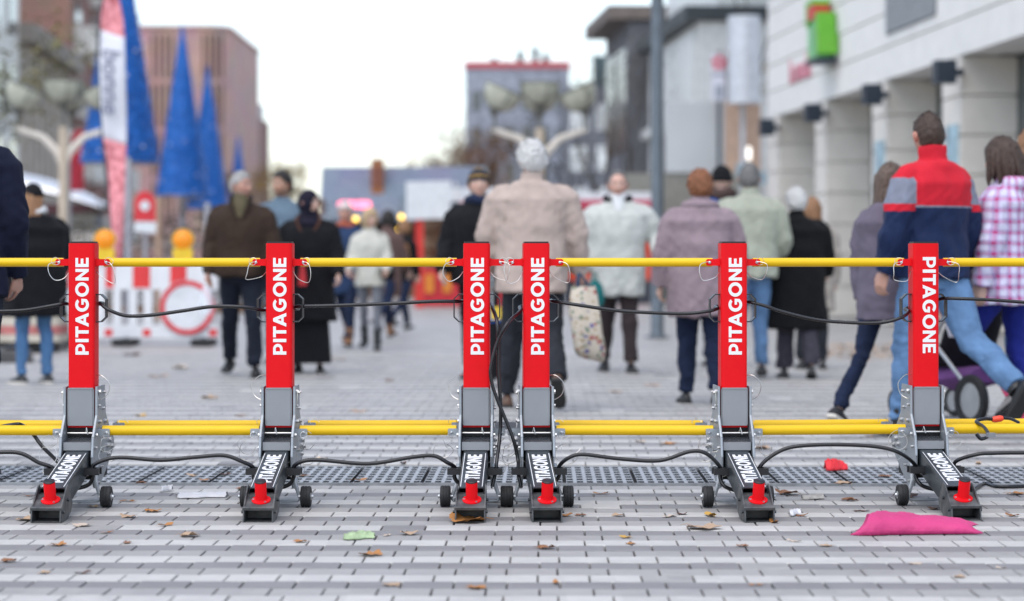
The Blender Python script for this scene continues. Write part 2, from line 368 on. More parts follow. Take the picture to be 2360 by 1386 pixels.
def make_post(seed):
    """local frame: -y towards the camera, x along the barrier, z up"""
    r_ = random.Random(seed)
    t = thing('barrier_post')
    # red tube, cap and name
    p = MB().prism(rrect(AW,AW,.014,5), .455, 1.058).build('post', red, t, True, 30)
    MB().prism(rrect(AW-.008,AW-.008,.012,4), 1.0582, 1.065).build('cap', blackp, p, True, 30)
    link_mesh('lettering', word_post, p, (.004,-AW/2-.0008,.803), (R(90),R(-90),0))
    b = MB()
    for z_,x_ in ((.946,-.047),(.70,-.048),(.488,.047)): b.cyl((x_,-AW/2-.001,z_),(x_,-AW/2+.002,z_),.003,8)
    # top brackets (forked tab each side) with pin
    for s in (-1,1):
        b = MB()
        for yy in (-.0235,.0195):
            poly = [(s*(AW/2-.002),.967),(s*(AW/2+.052),.967),(s*(AW/2+.057),.972),(s*(AW/2+.057),.989),(s*(AW/2+.052),.994),(s*(AW/2-.002),.994)]
            b.prism(poly, yy, yy+.004, 'y')
        b.box(min(s*AW/2,s*(AW/2+.006)),max(s*AW/2,s*(AW/2+.006)),-.0195,.0195,.964,.997)
        br = b.build('bracket', red, t)
        MB().lathe([(0,0),(.0058,.0005),(.0058,.003),(.003,.0045),(0,.0048)],(s*(AW/2+.043),-.0236,.9805),10,'y',M=Matrix.Diagonal((1,-1,1))).build('pin', chrome, br, True)
    # carrying handles: bent straps
    for s in (-1,1):
        pts = [(s*AW/2,.852),(s*(AW/2+.020),.852),(s*(AW/2+.041),.832),(s*(AW/2+.041),.757),(s*(AW/2+.020),.737),(s*AW/2,.737)]
        inn = [(s*AW/2,.848),(s*(AW/2+.019),.848),(s*(AW/2+.0375),.830),(s*(AW/2+.0375),.759),(s*(AW/2+.019),.741),(s*AW/2,.741)]
        MB().prism(pts+inn[::-1], -.024, .024, 'y').build('handle', blackp, t)
    # side cheek plates: y forward is negative
    prof = [(.062,.478),(.064,.362),(.098,.322),(.137,.278),(.155,.20),(.15,.13),(.11,.075),(.03,.062),(-.07,.10),(-.20,.155),(-.305,.205),(-.31,.235),(-.285,.262),(-.205,.305),(-.13,.36),(-.108,.478)]
    for s in (-1,1):
        x0 = s*(AW/2+.006); x1 = s*(AW/2+.012)
        pl = MB().prism([(-q[0],q[1]) for q in prof], min(x0,x1), max(x0,x1), 'x').build('cheek_plate', galv, t)
        b = MB()   # folded front lip
        lip = [(.062,.478),(.064,.362),(.098,.322),(.137,.278),(.155,.20)]
        for a_,c_ in zip(lip[:-1],lip[1:]): b.tube([(s*(AW/2+.011),-a_[0]-.002,a_[1]),(s*(AW/2+.011),-c_[0]-.002,c_[1])],[(.0055,.004),(.0055,.004)],8)
        b.build('lip', galv, pl, True)
        b = MB()
        for sy,sz,rr in ((.03,.455,.010),(-.07,.45,.006),(.035,.40,.006),(-.05,.385,.006),(.02,.335,.008),(-.10,.33,.009),(.10,.285,.008),(-.16,.225,.011),(-.20,.245,.011),(-.17,.19,.009),(-.245,.215,.011),(.11,.235,.006),(.12,.15,.008),(-.02,.15,.006),(.05,.09,.006),(-.03,.215,.007)):
            b.cyl((x1,-sy,sz),(x1+s*.005,-sy,sz),rr*1.25,10); b.cyl((x1+s*.005,-sy,sz),(x1+s*.012,-sy,sz),rr,6)
        tag(b.build('bolts', chrome, pl, True, 40), kind='stuff')
    # grey front panel, red foot of the tube, hinge opening, deflector
    b = MB().box(-.049,.049,-.066,-.0575,.326,.470); b.box(-.051,.051,-.0685,-.055,.468,.4735); b.box(-.050,.050,-.068,-.055,.3205,.3265)
    for s in (-1,1): b.box(s*.0515-.0025,s*.0515+.0025,-.062,-.052,.322,.468)
    b.build('front_panel', gpaint, t)
    MB().box(-.054,.054,-.05,.054,.312,.455).build('tube_foot', red, t)
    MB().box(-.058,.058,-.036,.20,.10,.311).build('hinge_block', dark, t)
    b = MB().add([(-.055,-.037,.274),(.055,-.037,.274),(.055,-.128,.256),(-.055,-.128,.256),(-.055,-.037,.270),(.055,-.037,.270),(.055,-.128,.252),(-.055,-.128,.252)],[(0,3,2,1),(4,5,6,7),(0,1,5,4),(1,2,6,5),(2,3,7,6),(3,0,4,7)])
    MB().box(-.0555,.0555,-.134,-.1282,.226,.2585).build('deflector_lip', gpaint, t); b.build('deflector', mat('blued_steel',(.20,.215,.245),.25,.8,var=.15,scale=12), t)
    b = MB().cyl((-.056,-.055,.290),(.056,-.055,.290),.004,8); b.tube([(-.018+.036*(seed%2),-.05,.288),(-.012+.036*(seed%2),-.062,.312),(-.006+.036*(seed%2),-.07,.285)],.0022,6); b.build('spring', steel, t, True)
    # leg: inclined square tube to the front
    sl = math.atan2(.105,.48)
    lg_rot = (sl,0,0)
    L0 = Vector((0,-.085,.188)); ln = .52
    lb = MB()
    ring = rrect(.101,.090,.010,4); hole = rrect(.093,.082,.006,4)
    n = len(ring)
    lb.loft([[(x,0,z) for x,z in ring],[(x,-ln,z) for x,z in ring],[(x,-ln,z) for x,z in hole],[(x,-ln+.25,z) for x,z in hole]])
    leg = lb.build('leg', [dgrey], t, True, 35, L0, lg_rot)
    b = MB()
    for s in (-1,1): b.box(s*.0415-.0012,s*.0415+.0012,-ln+.012,-.075,.0452,.0458)
    b.build('trim_line', whitep, leg)
    link_mesh('lettering', word_leg, leg, (0,-.275,.0458), (0,0,R(90)))
    # shoe at the foot of the leg
    b = MB()
    ch = [(.50,.055),(.575,.132),(.60,.128),(.712,.052),(.722,.001),(.60,.001),(.535,.022)]
    for s in (-1,1):
        x0 = s*.0525; x1 = s*.0575; b.prism([(-q[0],q[1]) for q in ch], min(x0,x1), max(x0,x1), 'x')
    b.prism([(-.712,.0535),(-.712,.0485),(-.585,.0965),(-.585,.1015)], -.0525, .0525, 'x')
    b.prism([(-.716,.0010),(-.716,.003),(-.60,.006),(-.60,.0010)], -.0525, .0525, 'x')
    b.prism([(-.712,.060),(-.718,.0555),(-.714,.046),(-.708,.046)], -.0595, .0595, 'x')
    b.box(-.0525,.0525,.601-1.2,.604-1.2,.002,.09)
    sh = b.build('shoe', dusty, t)
    b = MB()
    for s in (-1,1):
        for sy,sz in ((.60,.075),(.69,.038)): b.cyl((s*.0575,-sy,sz),(s*.066,-sy,sz),.0065,6)
    tag(b.build('bolts', dgrey, sh, True, 40), kind='stuff')
    # red handle stub, perpendicular to the shoe plate
    tl = math.atan2(.048,.127)
    Mx = Matrix.Rotation(tl,3,'X')
    c0 = Vector((.004,-.648,.0775))
    nub = MB().lathe([(.0365,0),(.0365,.004),(.030,.0055),(.0235,.0075),(.0222,.012),(.0222,.076),(.0215,.0785),(0,.0785)], c0, 24, M=Mx).build('handle_stub', red, t, True, 40)
    MB().lathe([(.0222,.0786),(.0222,.082),(.020,.0835),(0,.0838)], c0, 20, M=Mx).build('cap', blackp, nub, True, 40)
    b = MB()
    for a in (35,155,275):
        q = Mx @ Vector((.030*math.cos(R(a-90)),.030*math.sin(R(a-90)),.0045)); b.lathe([(0,.004),(.0045,.003),(.0048,0)],c0+q,10,M=Mx)
    tag(b.build('screws', chrome, nub, True), kind='stuff')
    # lower bar brackets, front pair and rear pair
    for s in (-1,1):
        for yy,z_ in ((-.025,.295),(.305,.297)):
            b = MB(); xa = s*(AW/2+.012); xb = s*(AW/2+.062)
            b.prism([(xa,z_-.017),(xb-s*.004,z_-.017),(xb,z_-.013),(xb,z_+.009),(xb-s*.003,z_+.012),(xa,z_+.012)], yy-.027, yy-.023, 'y')
            b.prism([(xa,z_-.017),(xb,z_-.017),(xb,z_+.012),(xa,z_+.012)], yy+.022, yy+.026, 'y')
            b.box(min(xa,xa+s*.005),max(xa,xa+s*.005),yy-.023,yy+.022,z_-.016,z_+.011)
            br = b.build('lower_bracket', galv, t)
            MB().lathe([(0,0),(.006,.0005),(.006,.004),(0,.006)],(s*(AW/2+.048),yy-.0272,z_-.004),8,'y',M=Matrix.Diagonal((1,-1,1))).build('pin', chrome, br, True)
    # wheels on bent forks
    for s in (-1,1):
        b = MB().tube([(s*.069,-.10,.17),(s*.072,-.12,.10),(s*.094,-.15,.043)],[(.010,.004),(.009,.004),(.007,.005)],8)
        b.tube([(s*.094,-.15,.043),(s*.094,-.15,.030),(s*.088,-.152,.024),(0,-.155,.024)],[(.005,.005)]*4,8)
        wf = b.build('wheel_fork', galv, t, True)
        wx = s*.121
        wh = MB().lathe([(.0,-.018),(.030,-.018),(.036,-.0205),(.040,-.0195),(.0425,-.014),(.0425,-.0075),(.0408,-.0065),(.0408,-.0045),(.0425,-.0035),(.0425,.0035),(.0408,.0045),(.0408,.0065),(.0425,.0075),(.0425,.014),(.040,.0195),(.036,.0205),(.030,.018),(0,.018)],(wx,-.15,.0427),28,'x').build('wheel', rubber, t, True, 50)
        b = MB().lathe([(.016,.0182),(.016,.021),(.009,.023),(.007,.030),(0,.031)],(wx,-.15,.0427),12,'x',M=Matrix.Diagonal((s,1,1)))
        b.cyl((s*.09,-.15,.0427),(wx,-.15,.0427),.006,8); b.build('hub', chrome, wh, True, 40)
    # black cable guides beside the leg: open rectangular loops
    for s in (-1,1):
        b = MB(); cx = s*.079; yy = -.215; z_ = .150; hw=.030; hd=.034
        b.box(cx-hw,cx+hw,yy-hd,yy-hd+.011,z_-.013,z_+.013); b.box(cx-hw,cx+hw,yy+hd-.011,yy+hd,z_-.013,z_+.013)
        b.box(cx+s*(hw-.009)-.0045,cx+s*(hw-.009)+.0045,yy-hd+.011,yy+hd-.011,z_-.013,z_+.013)
        b.box(cx-s*(hw-.005)-.005,cx-s*(hw-.005)+.005,yy-hd+.011,yy+hd-.011,z_-.020,z_+.008)
        b.build('cable_guide', blackp, t)
    # safety wires: loose steel loops with their split rings
    k = seed*13
    def wire(pts, r=.0013): MB().tube(pts, r, 5).build('safety_wire', steel, t, True)
    for s in (-1,1):
        hx = s*(AW/2+.075)
        mid = (s*(AW/2+.06+r_.uniform(-.008,.02)), -.04, .90+r_.uniform(-.006,.012))
        wire(spline([(s*(AW/2+.046),-.026,.984),(s*(AW/2+.066+r_.uniform(0,.02)),-.040,.972),(hx+s*r_.uniform(0,.012),-.045,.935),mid,(s*(AW/2+.022),-.035,.915+r_.uniform(-.01,.01)),(s*(AW/2+.001),-.012,.944)],6), .0016)
        if r_.random() < .75: wire(wire_loop(s*(AW/2+.055),.985,.016,.015,-.031,0,350,.001,k), .0011)
        # lower loops
        for q in range(2):
            ccx = s*(AW/2+.058+r_.uniform(-.012,.03)); ccz = .252+r_.uniform(-.02,.012)-.03*q
            wire(wire_loop(ccx,ccz,.028+r_.uniform(0,.02),.026+r_.uniform(0,.016),-.06-.01*q,r_.uniform(40,110),r_.uniform(330,440),.003,k+q), .0011)
        wire(wire_loop(s*(AW/2+.058),.312,.018,.014,.27,-10,200,.002,k+5), .0011)
        wire(wire_loop(s*(AW/2+.048),.282,.013,.013,-.055,0,350,.001,k+6), .0011)
    s = -1 if seed in (2,3,6) else 1
    wire(spline([(s*(AW/2+.002),-.02,.522),(s*(AW/2+.028),-.03,.520),(s*(AW/2+.058),-.035,.488),(s*(AW/2+.050),-.035,.445),(s*(AW/2+.022),-.045,.425),(s*(AW/2+.014),-.04,.430)],6), .0017)
    wire(wire_loop((-s)*(AW/2+.030),.16,.040,.034,-.20,120,r_.uniform(380,440),.003,k+9), .0011)
    # clip hanging on a pin at the top of the cheek plate
    b = MB().tube([(-s*(AW/2+.020),-.045,.462),(-s*(AW/2+.022),-.048,.435),(-s*(AW/2+.018),-.046,.405)],.0022,6); b.cyl((-s*(AW/2+.012),-.03,.452),(-s*(AW/2+.030),-.03,.452),.007,8); b.build('locking_pin', steel, t, True)
    return t

POSTS = [(193,9.72,-.0209),(646,9.725,-.0209),(1099,9.735,-.0209),(1235,9.735,.05),(1688,9.73,.052),(2128,9.80,.057)]
PLAB = ['leftmost red barrier post, nearest the woman in the black coat',
 'second red barrier post from the left, in front of the couple in dark coats',
 'third red barrier post from the left, left one of the close central pair',
 'fourth red barrier post, right one of the close central pair, before the beige jacket',
 'fifth red barrier post, in front of the lady in the mauve coat',
 'rightmost red barrier post, its name reading downwards, before the red and navy jacket']
posts = []
for i,(px,d,th) in enumerate(POSTS):
    t = make_post(i+1); t.location = (PX(px,d),d,0); t.rotation_euler = (0,0,th)
    tag(t, PLAB[i], 'barrier post', 'red barrier posts in a row'); posts.append(t)
for ch in posts[5].children:                       # the last post carries its name upside down
    if ch.name.startswith('post'):
        for g in ch.children:
            if g.name.startswith('lettering'): g.rotation_euler = (R(90),R(90),0); g.location.z = .806; g.location.x = .012

def ploc(i, x, y, z):
    px,d,th = POSTS[i]; c,s = math.cos(th),math.sin(th); return Vector((PX(px,d)+c*x-s*y, d+s*x+c*y, z))
# yellow bars, one thing each
def bar(a, b_, r, label):
    a = Vector(a); b_ = Vector(b_); d = (b_-a).normalized(); m = (a+b_)/2; L_ = (b_-a).length
    t = thing('yellow_bar', m, math.atan2(d.y,d.x), label, 'bar', 'yellow bars linking the barrier posts')
    MB().lathe([(r-.004,-L_/2),(r,-L_/2+.001),(r,L_/2-.001),(r-.004,L_/2)],(0,0,0),24,'x').build('tube', yel, t, True, 40)
    for s in (-1,1): MB().lathe([(r-.005,0),(r-.004,.004),(0,.005)],(s*(L_/2-.002),0,0),16,'x',M=Matrix.Diagonal((s,1,1))).build('end_plug', blackp, t, True, 50)
gapx = AW/2+.028
pairs = [(None,0),(0,1),(1,2),(3,4),(4,5),(5,None)]
where = ['left of the leftmost post','between the first and second posts from the left','between the second and third posts from the left','between the fourth and fifth posts','between the fifth and rightmost posts','right of the rightmost post']
for (i,j),wh in zip(pairs,where):
    for yy,z_,r_,nm in ((0,.9805,.0180,'top yellow bar '),(-.025,.2985,.0205,'front low yellow bar '),(.305,.297,.0205,'rear low yellow bar ')):
        a = ploc(i,gapx,yy,z_) if i is not None else ploc(j,-.72,yy,z_)
        b_ = ploc(j,-gapx,yy,z_) if j is not None else ploc(i,.72,yy,z_)
        bar(a,b_,r_,nm+wh)

# black cables through handles and guides
def cable(name, pts, r, label, group=None, m=None):
    o = MB().tube(spline(pts,6), r, 10).build(name, m or hosem, None, True); tag(o,label,'cable',group); return o
def CP(lst, d): return [P(x,y,d) for x,y in lst]
dU = 9.70
up = [P(-120,722,9.7),P(0,718,9.7),P(60,715,9.7),P(120,705,9.69),ploc(0,-.075,-.01,.813),ploc(0,-.06,.075,.808),ploc(0,.06,.075,.81),ploc(0,.068,-.005,.815)]
up += CP([(250,714),(290,728),(345,727),(420,717),(490,707),(560,708)],9.68)+[ploc(1,-.07,-.005,.786),ploc(1,-.06,.075,.79),ploc(1,.06,.075,.79),ploc(1,.07,0,.801)]
up += CP([(760,705),(900,700),(1000,695)],9.70)+[ploc(2,-.07,0,.821),ploc(2,-.055,.075,.82),ploc(2,.05,.075,.81),ploc(2,.066,-.01,.79)]
up += CP([(1146,745),(1148,800),(1149,860),(1154,942),(1152,1005)],9.62)+[ploc(2,.087,-.20,.19),ploc(2,.082,-.212,.145),ploc(2,.07,-.23,.09)]
cable('cable', up, .0075, 'black cable through the handles of the three left posts, hanging down beside the third', 'black cables on the barrier')
up = [ploc(3,-.072,-.235,.085),ploc(3,-.084,-.215,.145)]+CP([(1194,1062),(1183,1013),(1163,962),(1140,905),(1131,868),(1133,838),(1147,787),(1170,745)],9.60)
up += [ploc(3,-.064,-.01,.782),ploc(3,-.055,.075,.80),ploc(3,.055,.075,.822),ploc(3,.075,0,.821)]
up += CP([(1330,703),(1420,716),(1500,721),(1580,723),(1630,718)],9.69)+[ploc(4,-.062,-.005,.793),ploc(4,-.055,.075,.80),ploc(4,.055,.075,.815),ploc(4,.068,0,.819)]
up += CP([(1765,706),(1800,718),(1880,737),(1960,744),(2030,744),(2075,733)],9.72)+[ploc(5,-.062,-.005,.778),ploc(5,-.055,.075,.79),ploc(5,.055,.075,.81),ploc(5,.075,0,.831)]
up += CP([(2220,689),(2290,692),(2360,697),(2480,704)],9.76)
cable('cable', up, .0072, 'black cable looping up to the fourth post and on through the right hand handles', 'black cables on the barrier')
def gd(i,s,dz=0,dy=0): return ploc(i,s*.080,-.215+dy,.150+dz)
lo = CP([(-120,1050),(0,1043),(50,1046),(88,1066)],9.5)+[gd(0,-1,.012),gd(0,-1,-.03),ploc(0,-.04,-.17,.075),ploc(0,.05,-.19,.09),gd(0,1,-.02),gd(0,1,.022)]
lo += CP([(250,1058),(290,1055),(370,1061),(450,1054),(515,1050),(555,1063)],9.50)+[gd(1,-1,.012),gd(1,-1,-.03),ploc(1,-.04,-.17,.075),ploc(1,.05,-.19,.09),gd(1,1,-.02),gd(1,1,.018)]
lo += CP([(700,1063),(740,1061),(850,1069),(950,1054),(1000,1051),(1030,1066)],9.50)+[gd(2,-1,.012),gd(2,-1,-.03),ploc(2,-.04,-.18,.07)]
cable('cable', lo, .0082, 'black cable sagging between the legs of the three left posts', 'black cables on the barrier')
lo = [ploc(3,.05,-.19,.085),gd(3,1,-.02),gd(3,1,.018)]+CP([(1312,1055),(1345,1048),(1430,1058),(1520,1062),(1590,1041),(1628,1046)],9.5)+[gd(4,-1,.014),gd(4,-1,-.03),ploc(4,-.055,-.23,.085),ploc(4,.03,-.2,.07),gd(4,1,-.02),gd(4,1,.018)]
lo += CP([(1785,1047),(1830,1030),(1920,1025),(2020,1030),(2075,1045)],9.52)+[gd(5,-1,.014),gd(5,-1,-.03),ploc(5,-.055,-.23,.085),ploc(5,.03,-.2,.07),gd(5,1,-.02),gd(5,1,.03)]
lo += CP([(2250,1048),(2290,1045),(2360,1044),(2480,1046)],9.56)
cable('cable', lo, .0078, 'black cable arching between the legs of the three right posts', 'black cables on the barrier')
cable('cable', CP([(-90,1030),(-40,1000),(0,985),(30,979),(50,980)],9.75)+CP([(75,1000),(98,1030),(130,1062),(150,1090)],9.95)+[G(165,1135)+Vector((0,0,.012)),G(120,1128)+Vector((0,0,.008))], .008, 'short black cable bent over the low bars at the left edge')
cable('cable', [ploc(5,.055,-.33,.02)]+[G(x,y)+Vector((0,0,.008)) for x,y in ((2262,1122),(2300,1126),(2360,1125),(2460,1118))], .0078, 'black cable lying on the paving right of the rightmost post')
# plug and red coupling hanging on the right hand low bars
t = thing('cable_coupling', P(2290,985,9.86), 0, 'black cable end with red coupling and grey plug looped over the right low bars', 'coupling')
def LP(x,y,d): return P(x,y,d)-P(2290,985,9.86)
MB().tube(spline([LP(2250,1000,9.62),LP(2262,1012,9.62),LP(2278,1003,9.64),LP(2268,985,9.72),LP(2250,972,9.8),LP(2268,966,9.84),LP(2290,967,9.86)],6),.0075,8).build('lead', hosem, t, True)
MB().tube([LP(2286,968,9.86),LP(2292,967,9.86),LP(2306,965,9.86),LP(2312,964,9.86)],[.009,.0135,.0135,.009],12).build('coupling_sleeve', mat('red_orange',(.75,.06,.02),.4), t, True)
MB().tube(spline([LP(2312,964,9.86),LP(2330,966,9.87),LP(2348,974,9.9)],5),.0065,8).build('lead', hosem, t, True)
MB().cbox(LP(2283,1003,9.62),(.034,.02,.017),.4).build('plug', gpaint, t)
# ------------------------------------------------------------------ buildings and street furniture behind the barrier
VPX = (803-CX)/F; SR = math.atan2(-VPX,1.0)      # the street runs towards a point left of the axis
def street(Wd, d): return Vector((Wd+VPX*d, d, 0))
stone = mat('pale_stone', (.76,.74,.70), .75, var=.05, scale=3, bump=.12, bscale=50)
stone2 = mat('pale_stone_reveal', (.68,.64,.58), .75, var=.06, scale=3, bump=.12, bscale=50)
shopg = glass_mat('shop_glass', (.035,.055,.06), .06)
dkmet = mat('dark_blue_metal', (.030,.042,.060), .45, .3)
b_red = brick_mat('red_brick', (.25,.10,.075),(.20,.085,.065),(.22,.17,.15),.25,.085)
b_tow = brick_mat('hazed_tower_brick', (.52,.30,.26),(.46,.26,.225),(.44,.34,.31),.3,.1)  # tower brick paled so its colour carries the distance haze
winm = glass_mat('window_glass', (.05,.06,.075), .08)
frame = mat('window_frame', (.62,.62,.60), .6)
concrete = mat('warm_concrete', (.40,.355,.31), .85, var=.12, scale=1.5, bump=.2)

# right: arcade of pale stone blocks
t = thing('arcade_building', street(8.0,24.0), SR, 'pale stone shop arcade with square pillars on the right', 'building')
LD = 1/math.cos(SR)
def ly(d): return (d-24.0)*LD
pd = [(45.6,44.4),(40.95,40.0),(36.5,35.5),(32.2,31.2),(27.9,26.8)]
for dfar,dnear in pd:
    y0,y1 = ly(dnear),ly(dfar)
    for k in range(7):
        MB().box(.004*(k%2),.75,y0+.004*(k%2),y1,.52*k+.014,.52*(k+1)-.014).build('stone_block', stone2, t)
    MB().box(.06,.74,y0+.06,y1-.02,0,3.64).build('pillar_core', stone, t)
for k in range(5):
    for q in range(6):
        y0 = ly(22.0+q*4.0); y1 = min(ly(26.0+q*4.0),ly(45.6))
        MB().box(0,.5,y0+.008,y1-.008,3.645+.5*k,3.645+.5*(k+1)-.028).build('stone_panel', stone, t)
MB().box(.07,9,ly(22),ly(45.55),3.66,6.1).build('fascia_core', stone, t)
MB().box(.76,.80,ly(22),ly(45.5),0,3.64).build('shop_window', shopg, t)
MB().box(.80,9,ly(22),ly(45.5),0,3.6).build('inner_wall', mat('inner_wall',(.25,.24,.22),.8), t)
MB().box(-.12,9,ly(22),ly(45.7),6.15,6.27).build('roof_edge', mat('roof_metal',(.06,.07,.075),.5,.4), t)
for q in range(3):
    MB().box(.35,.40,ly(25+q*7),ly(31.5+q*7),6.3,8.2).build('upper_window', winm, t)
MB().box(.41,9,ly(22),ly(45.5),6.27,8.6).build('upper_wall', stone, t)
lv = MB().box(-.012,0,ly(32.5),ly(35.5),4.30,5.64).build('louvre', mat('louvre_back',(.10,.11,.12),.6), t)
for k in range(17): MB().box(-.05,-.013,ly(32.55)+k*.172,ly(32.55)+k*.172+.09,4.32,5.62).build('slat', mat('louvre_slat',(.36,.38,.40),.5,.4), lv)
for i in (2,3): MB().box(-.03,-.003,ly(pd[i][1])+.12,ly(pd[i][0])-.3,1.5,2.75).build('poster_case', mat('pale_blue_poster',(.32,.46,.52),.3,var=.5,scale=3), t)
# spotlights on brackets
for i,(dfar,dnear) in enumerate(pd):
    q = thing('facade_spotlight', street(8.0,dnear-.12)+Vector((-.02,0,3.40)), SR, ['dark box spotlight on the farthest arcade pillar','dark box spotlight on the second farthest arcade pillar','dark box spotlight beside the red and navy jacket man\'s arcade pillar','dark box spotlight high right above the plaid girl','dark box spotlight at the upper right edge'][i],'spotlight','spotlights on the arcade')
    MB().box(-.36,-.10,-.13,.13,-.14,.16).build('housing', dkmet, q); MB().box(-.10,.015,-.05,.05,-.04,.05).build('arm', dkmet, q); MB().box(-.34,-.12,-.11,.11,-.147,-.14).build('lens', glass_mat('lens',(.3,.3,.28),.2), q)
# green and red block sign with pink lettering
q = thing('bag_sign', street(8.0,39.5)+Vector((-.03,0,4.24)), SR, 'green block sign with red cube above the arcade', 'sign')
gl = mat('light_green_plastic',(.16,.50,.20),.35,var=.3,scale=2.5); gd_ = mat('green_plastic',(.13,.42,.03),.4); rd_ = mat('red_plastic',(.55,.03,.03),.4)
MB().box(-.26,-.02,-.18,.62,.02,.70).build('green_front', gl, q); MB().box(-.30,0,-.42,-.181,.34,.78).build('green_side', gd_, q); MB().box(-.33,0,-.62,-.421,.08,.42).build('green_side', gd_, q)
MB().box(-.30,-.02,-.05,.45,.705,.93).build('red_cube', rd_, q); MB().box(-.30,-.02,.451,.64,.62,1.03).build('green_corner', gd_, q); MB().box(-.30,-.02,-.02,.45,.935,1.03).build('green_corner', gd_, q); MB().box(-.40,0,-.55,.1,-.06,.018).build('bracket', dkmet, q)
tm = text_mesh('la moda', .62, .01, .002); tm.materials.append(mat('pink_letters',(.62,.22,.28),.5))
lt = thing('wall_lettering', street(8.0,42.2)+Vector((-.03,0,4.32)), SR, 'small pink lettering on the stone fascia left of the green sign', 'lettering')
tag(link_mesh('lettering', tm, lt, (0,0,0), (R(90),0,R(-90))), kind='stuff')

# building R2: glass upper floors, frosted projecting box, olive plinth
t = thing('glass_building', street(8.2,56.5), SR, 'building with large pale windows and dark sloping roof edges behind the lamp post', 'building')
pale = mat('pale_render',(.66,.66,.64),.6); skyg = mat('sky_reflection_paint',(.74,.76,.75),.35,var=.05,scale=1); olive = mat('olive_render',(.24,.235,.205),.8); roofm = mat('roof_metal',(0,0,0))  # skyg: pale colour on the panes stands in for the reflected sky
def l2(d): return (d-56.5)*LD
MB().box(.10,10,l2(56.6),l2(66),0,6.6).build('wall', pale, t)
MB().box(0,.099,l2(56.7),l2(66),0,2.7).build('plinth', olive, t)
for k in range(2): MB().box(.04,.095,l2(57+k*3.4)+.06,l2(57+(k+1)*3.4)-.06,4.55,6.45).build('window', skyg, t)
for k in range(3): MB().box(.02,.098,l2(57+k*3.4)-.05,l2(57+k*3.4)+.05,4.5,6.5).build('mullion', frame, t)
MB().box(-.25,10,l2(56.4),l2(66.1),6.62,6.95).build('roof_edge', roofm, t)
MB().box(-.12,.09,l2(57),l2(66),4.25,4.5).build('ledge', frame, t)
for k in range(2): MB().box(.06,.098,l2(57+k*3.4)+.3,l2(57+(k+1)*3.4)-.3,2.8,4.2).build('shop_pane', winm, t)
MB().box(.6,10,l2(57),l2(66),6.96,9.6).build('upper_storey', skyg, t)
t = thing('far_shop_building', street(7.8,66.4), SR, 'building with overhanging grey roof behind the bare trees', 'building')
MB().box(0,10,0,6*LD,0,7.6).build('wall', mat('grey_render',(.15,.15,.165),.8,var=.15,scale=2), t)
for f_ in range(2):
    for k in range(2): MB().box(-.03,-.002,.5+k*2.8,2.9+k*2.8,.4+f_*3.6,3.3+f_*3.6).build('window', winm, t)
MB().box(-.6,10,-.2,6.4,7.62,8.0).build('roof_edge', mat('grey_brown_roof',(.17,.14,.125),.8), t)
# frosted corner box, its round tower and the peach wall
t = thing('frosted_screen', (0,54,0), 0, 'frosted grey wall panel standing behind the auburn-haired lady', 'screen')
fr = mat('frosted_panel',(.50,.52,.53),.35,var=.06,scale=1)
MB().box(PX(1534,54),PX(1700,54),0,.3,PZ(398,54),PZ(236,54)).build('panel', fr, t); MB().box(PX(1430,54),PX(1706,54),.05,.35,0,PZ(400,54)).build('plinth', olive, t)
t = thing('metal_cylinder_sign', (PX(1717,52),52.2,0), 0, 'brushed metal half-cylinder above the peach wall', 'column')
MB().lathe([(.36,PZ(238,52)),(.36,PZ(36,52))],(0,0,0),32).build('drum', mat('brushed_metal',(.56,.58,.61),.5,.35), t, True, 40)
MB().box(-.05,.05,.30,.4,0,PZ(40,52)).build('mast', mat('brushed_metal',(0,0,0)), t)
t = thing('peach_wall', (0,51.2,0), 0, 'peach coloured wall between the metal cylinder and the arcade', 'wall')
MB().box(PX(1692,51),PX(1775,51),1.8,2.1,0,PZ(100,51)).build('wall_face', mat('peach_render',(.50,.345,.255),.8), t); MB().box(PX(1690,51),PX(1773,51),1.6,1.79,0,2.9).build('plinth', olive, t)
# white banner with red star flower
t = thing('banner', (PX(1632,56),53.0,0), 0, 'white banner with red star emblem above the frosted wall', 'banner')
zt,zb = PZ(124,53),PZ(232,53); hw = .17*1.05
MB().box(-hw,hw,0,.02,zb,zt).build('cloth', mat('banner_cloth',(.62,.62,.68),.7), t)
pts=[(math.sin(2*math.pi*k/5),math.cos(2*math.pi*k/5)) for k in range(5)]
cz=zt-.20; b=MB()
for x,z in pts: b.lathe([(.062,0),(.062,.006),(0,.006)],(x*.115,-.001,cz+z*.115),14,'y',M=Matrix.Diagonal((1,-1,1)))
pent=[(x*.125,cz+z*.125) for x,z in pts]; inn=[(x*.062,cz+z*.062) for x,z in [(-a,-c) for a,c in pts]]
star=[]
for k in range(5):
    star.append((pts[k][0]*.115,cz+pts[k][1]*.115)); a=2*math.pi*(k+.5)/5; star.append((math.sin(a)*.125,cz+math.cos(a)*.125))
b.prism(star,-.009,-.0005,'y'); b.build('star_emblem', mat('banner_red',(.55,.05,.08),.6), t)
b=MB(); st=[]
for k in range(10): a=2*math.pi*k/10; r_=.075 if k%2==0 else .045; st.append((math.sin(a)*r_,cz+math.cos(a)*r_))
b.prism(st,-.013,-.0095,'y').build('emblem_centre', MAT['banner_cloth'], t)
MB().box(-hw*.85,hw*.85,-.004,-.0005,cz-.30,cz-.23).build('print_line', mat('grey_print',(.30,.33,.38),.7), t); MB().box(-hw*.5,hw*.5,-.004,-.0005,zb+.04,zb+.34).build('print_block', MAT['grey_print'], t)
MB().cyl((0,.06,0),(0,.06,zt+.05),.04,10).build('mast', dkmet, t)
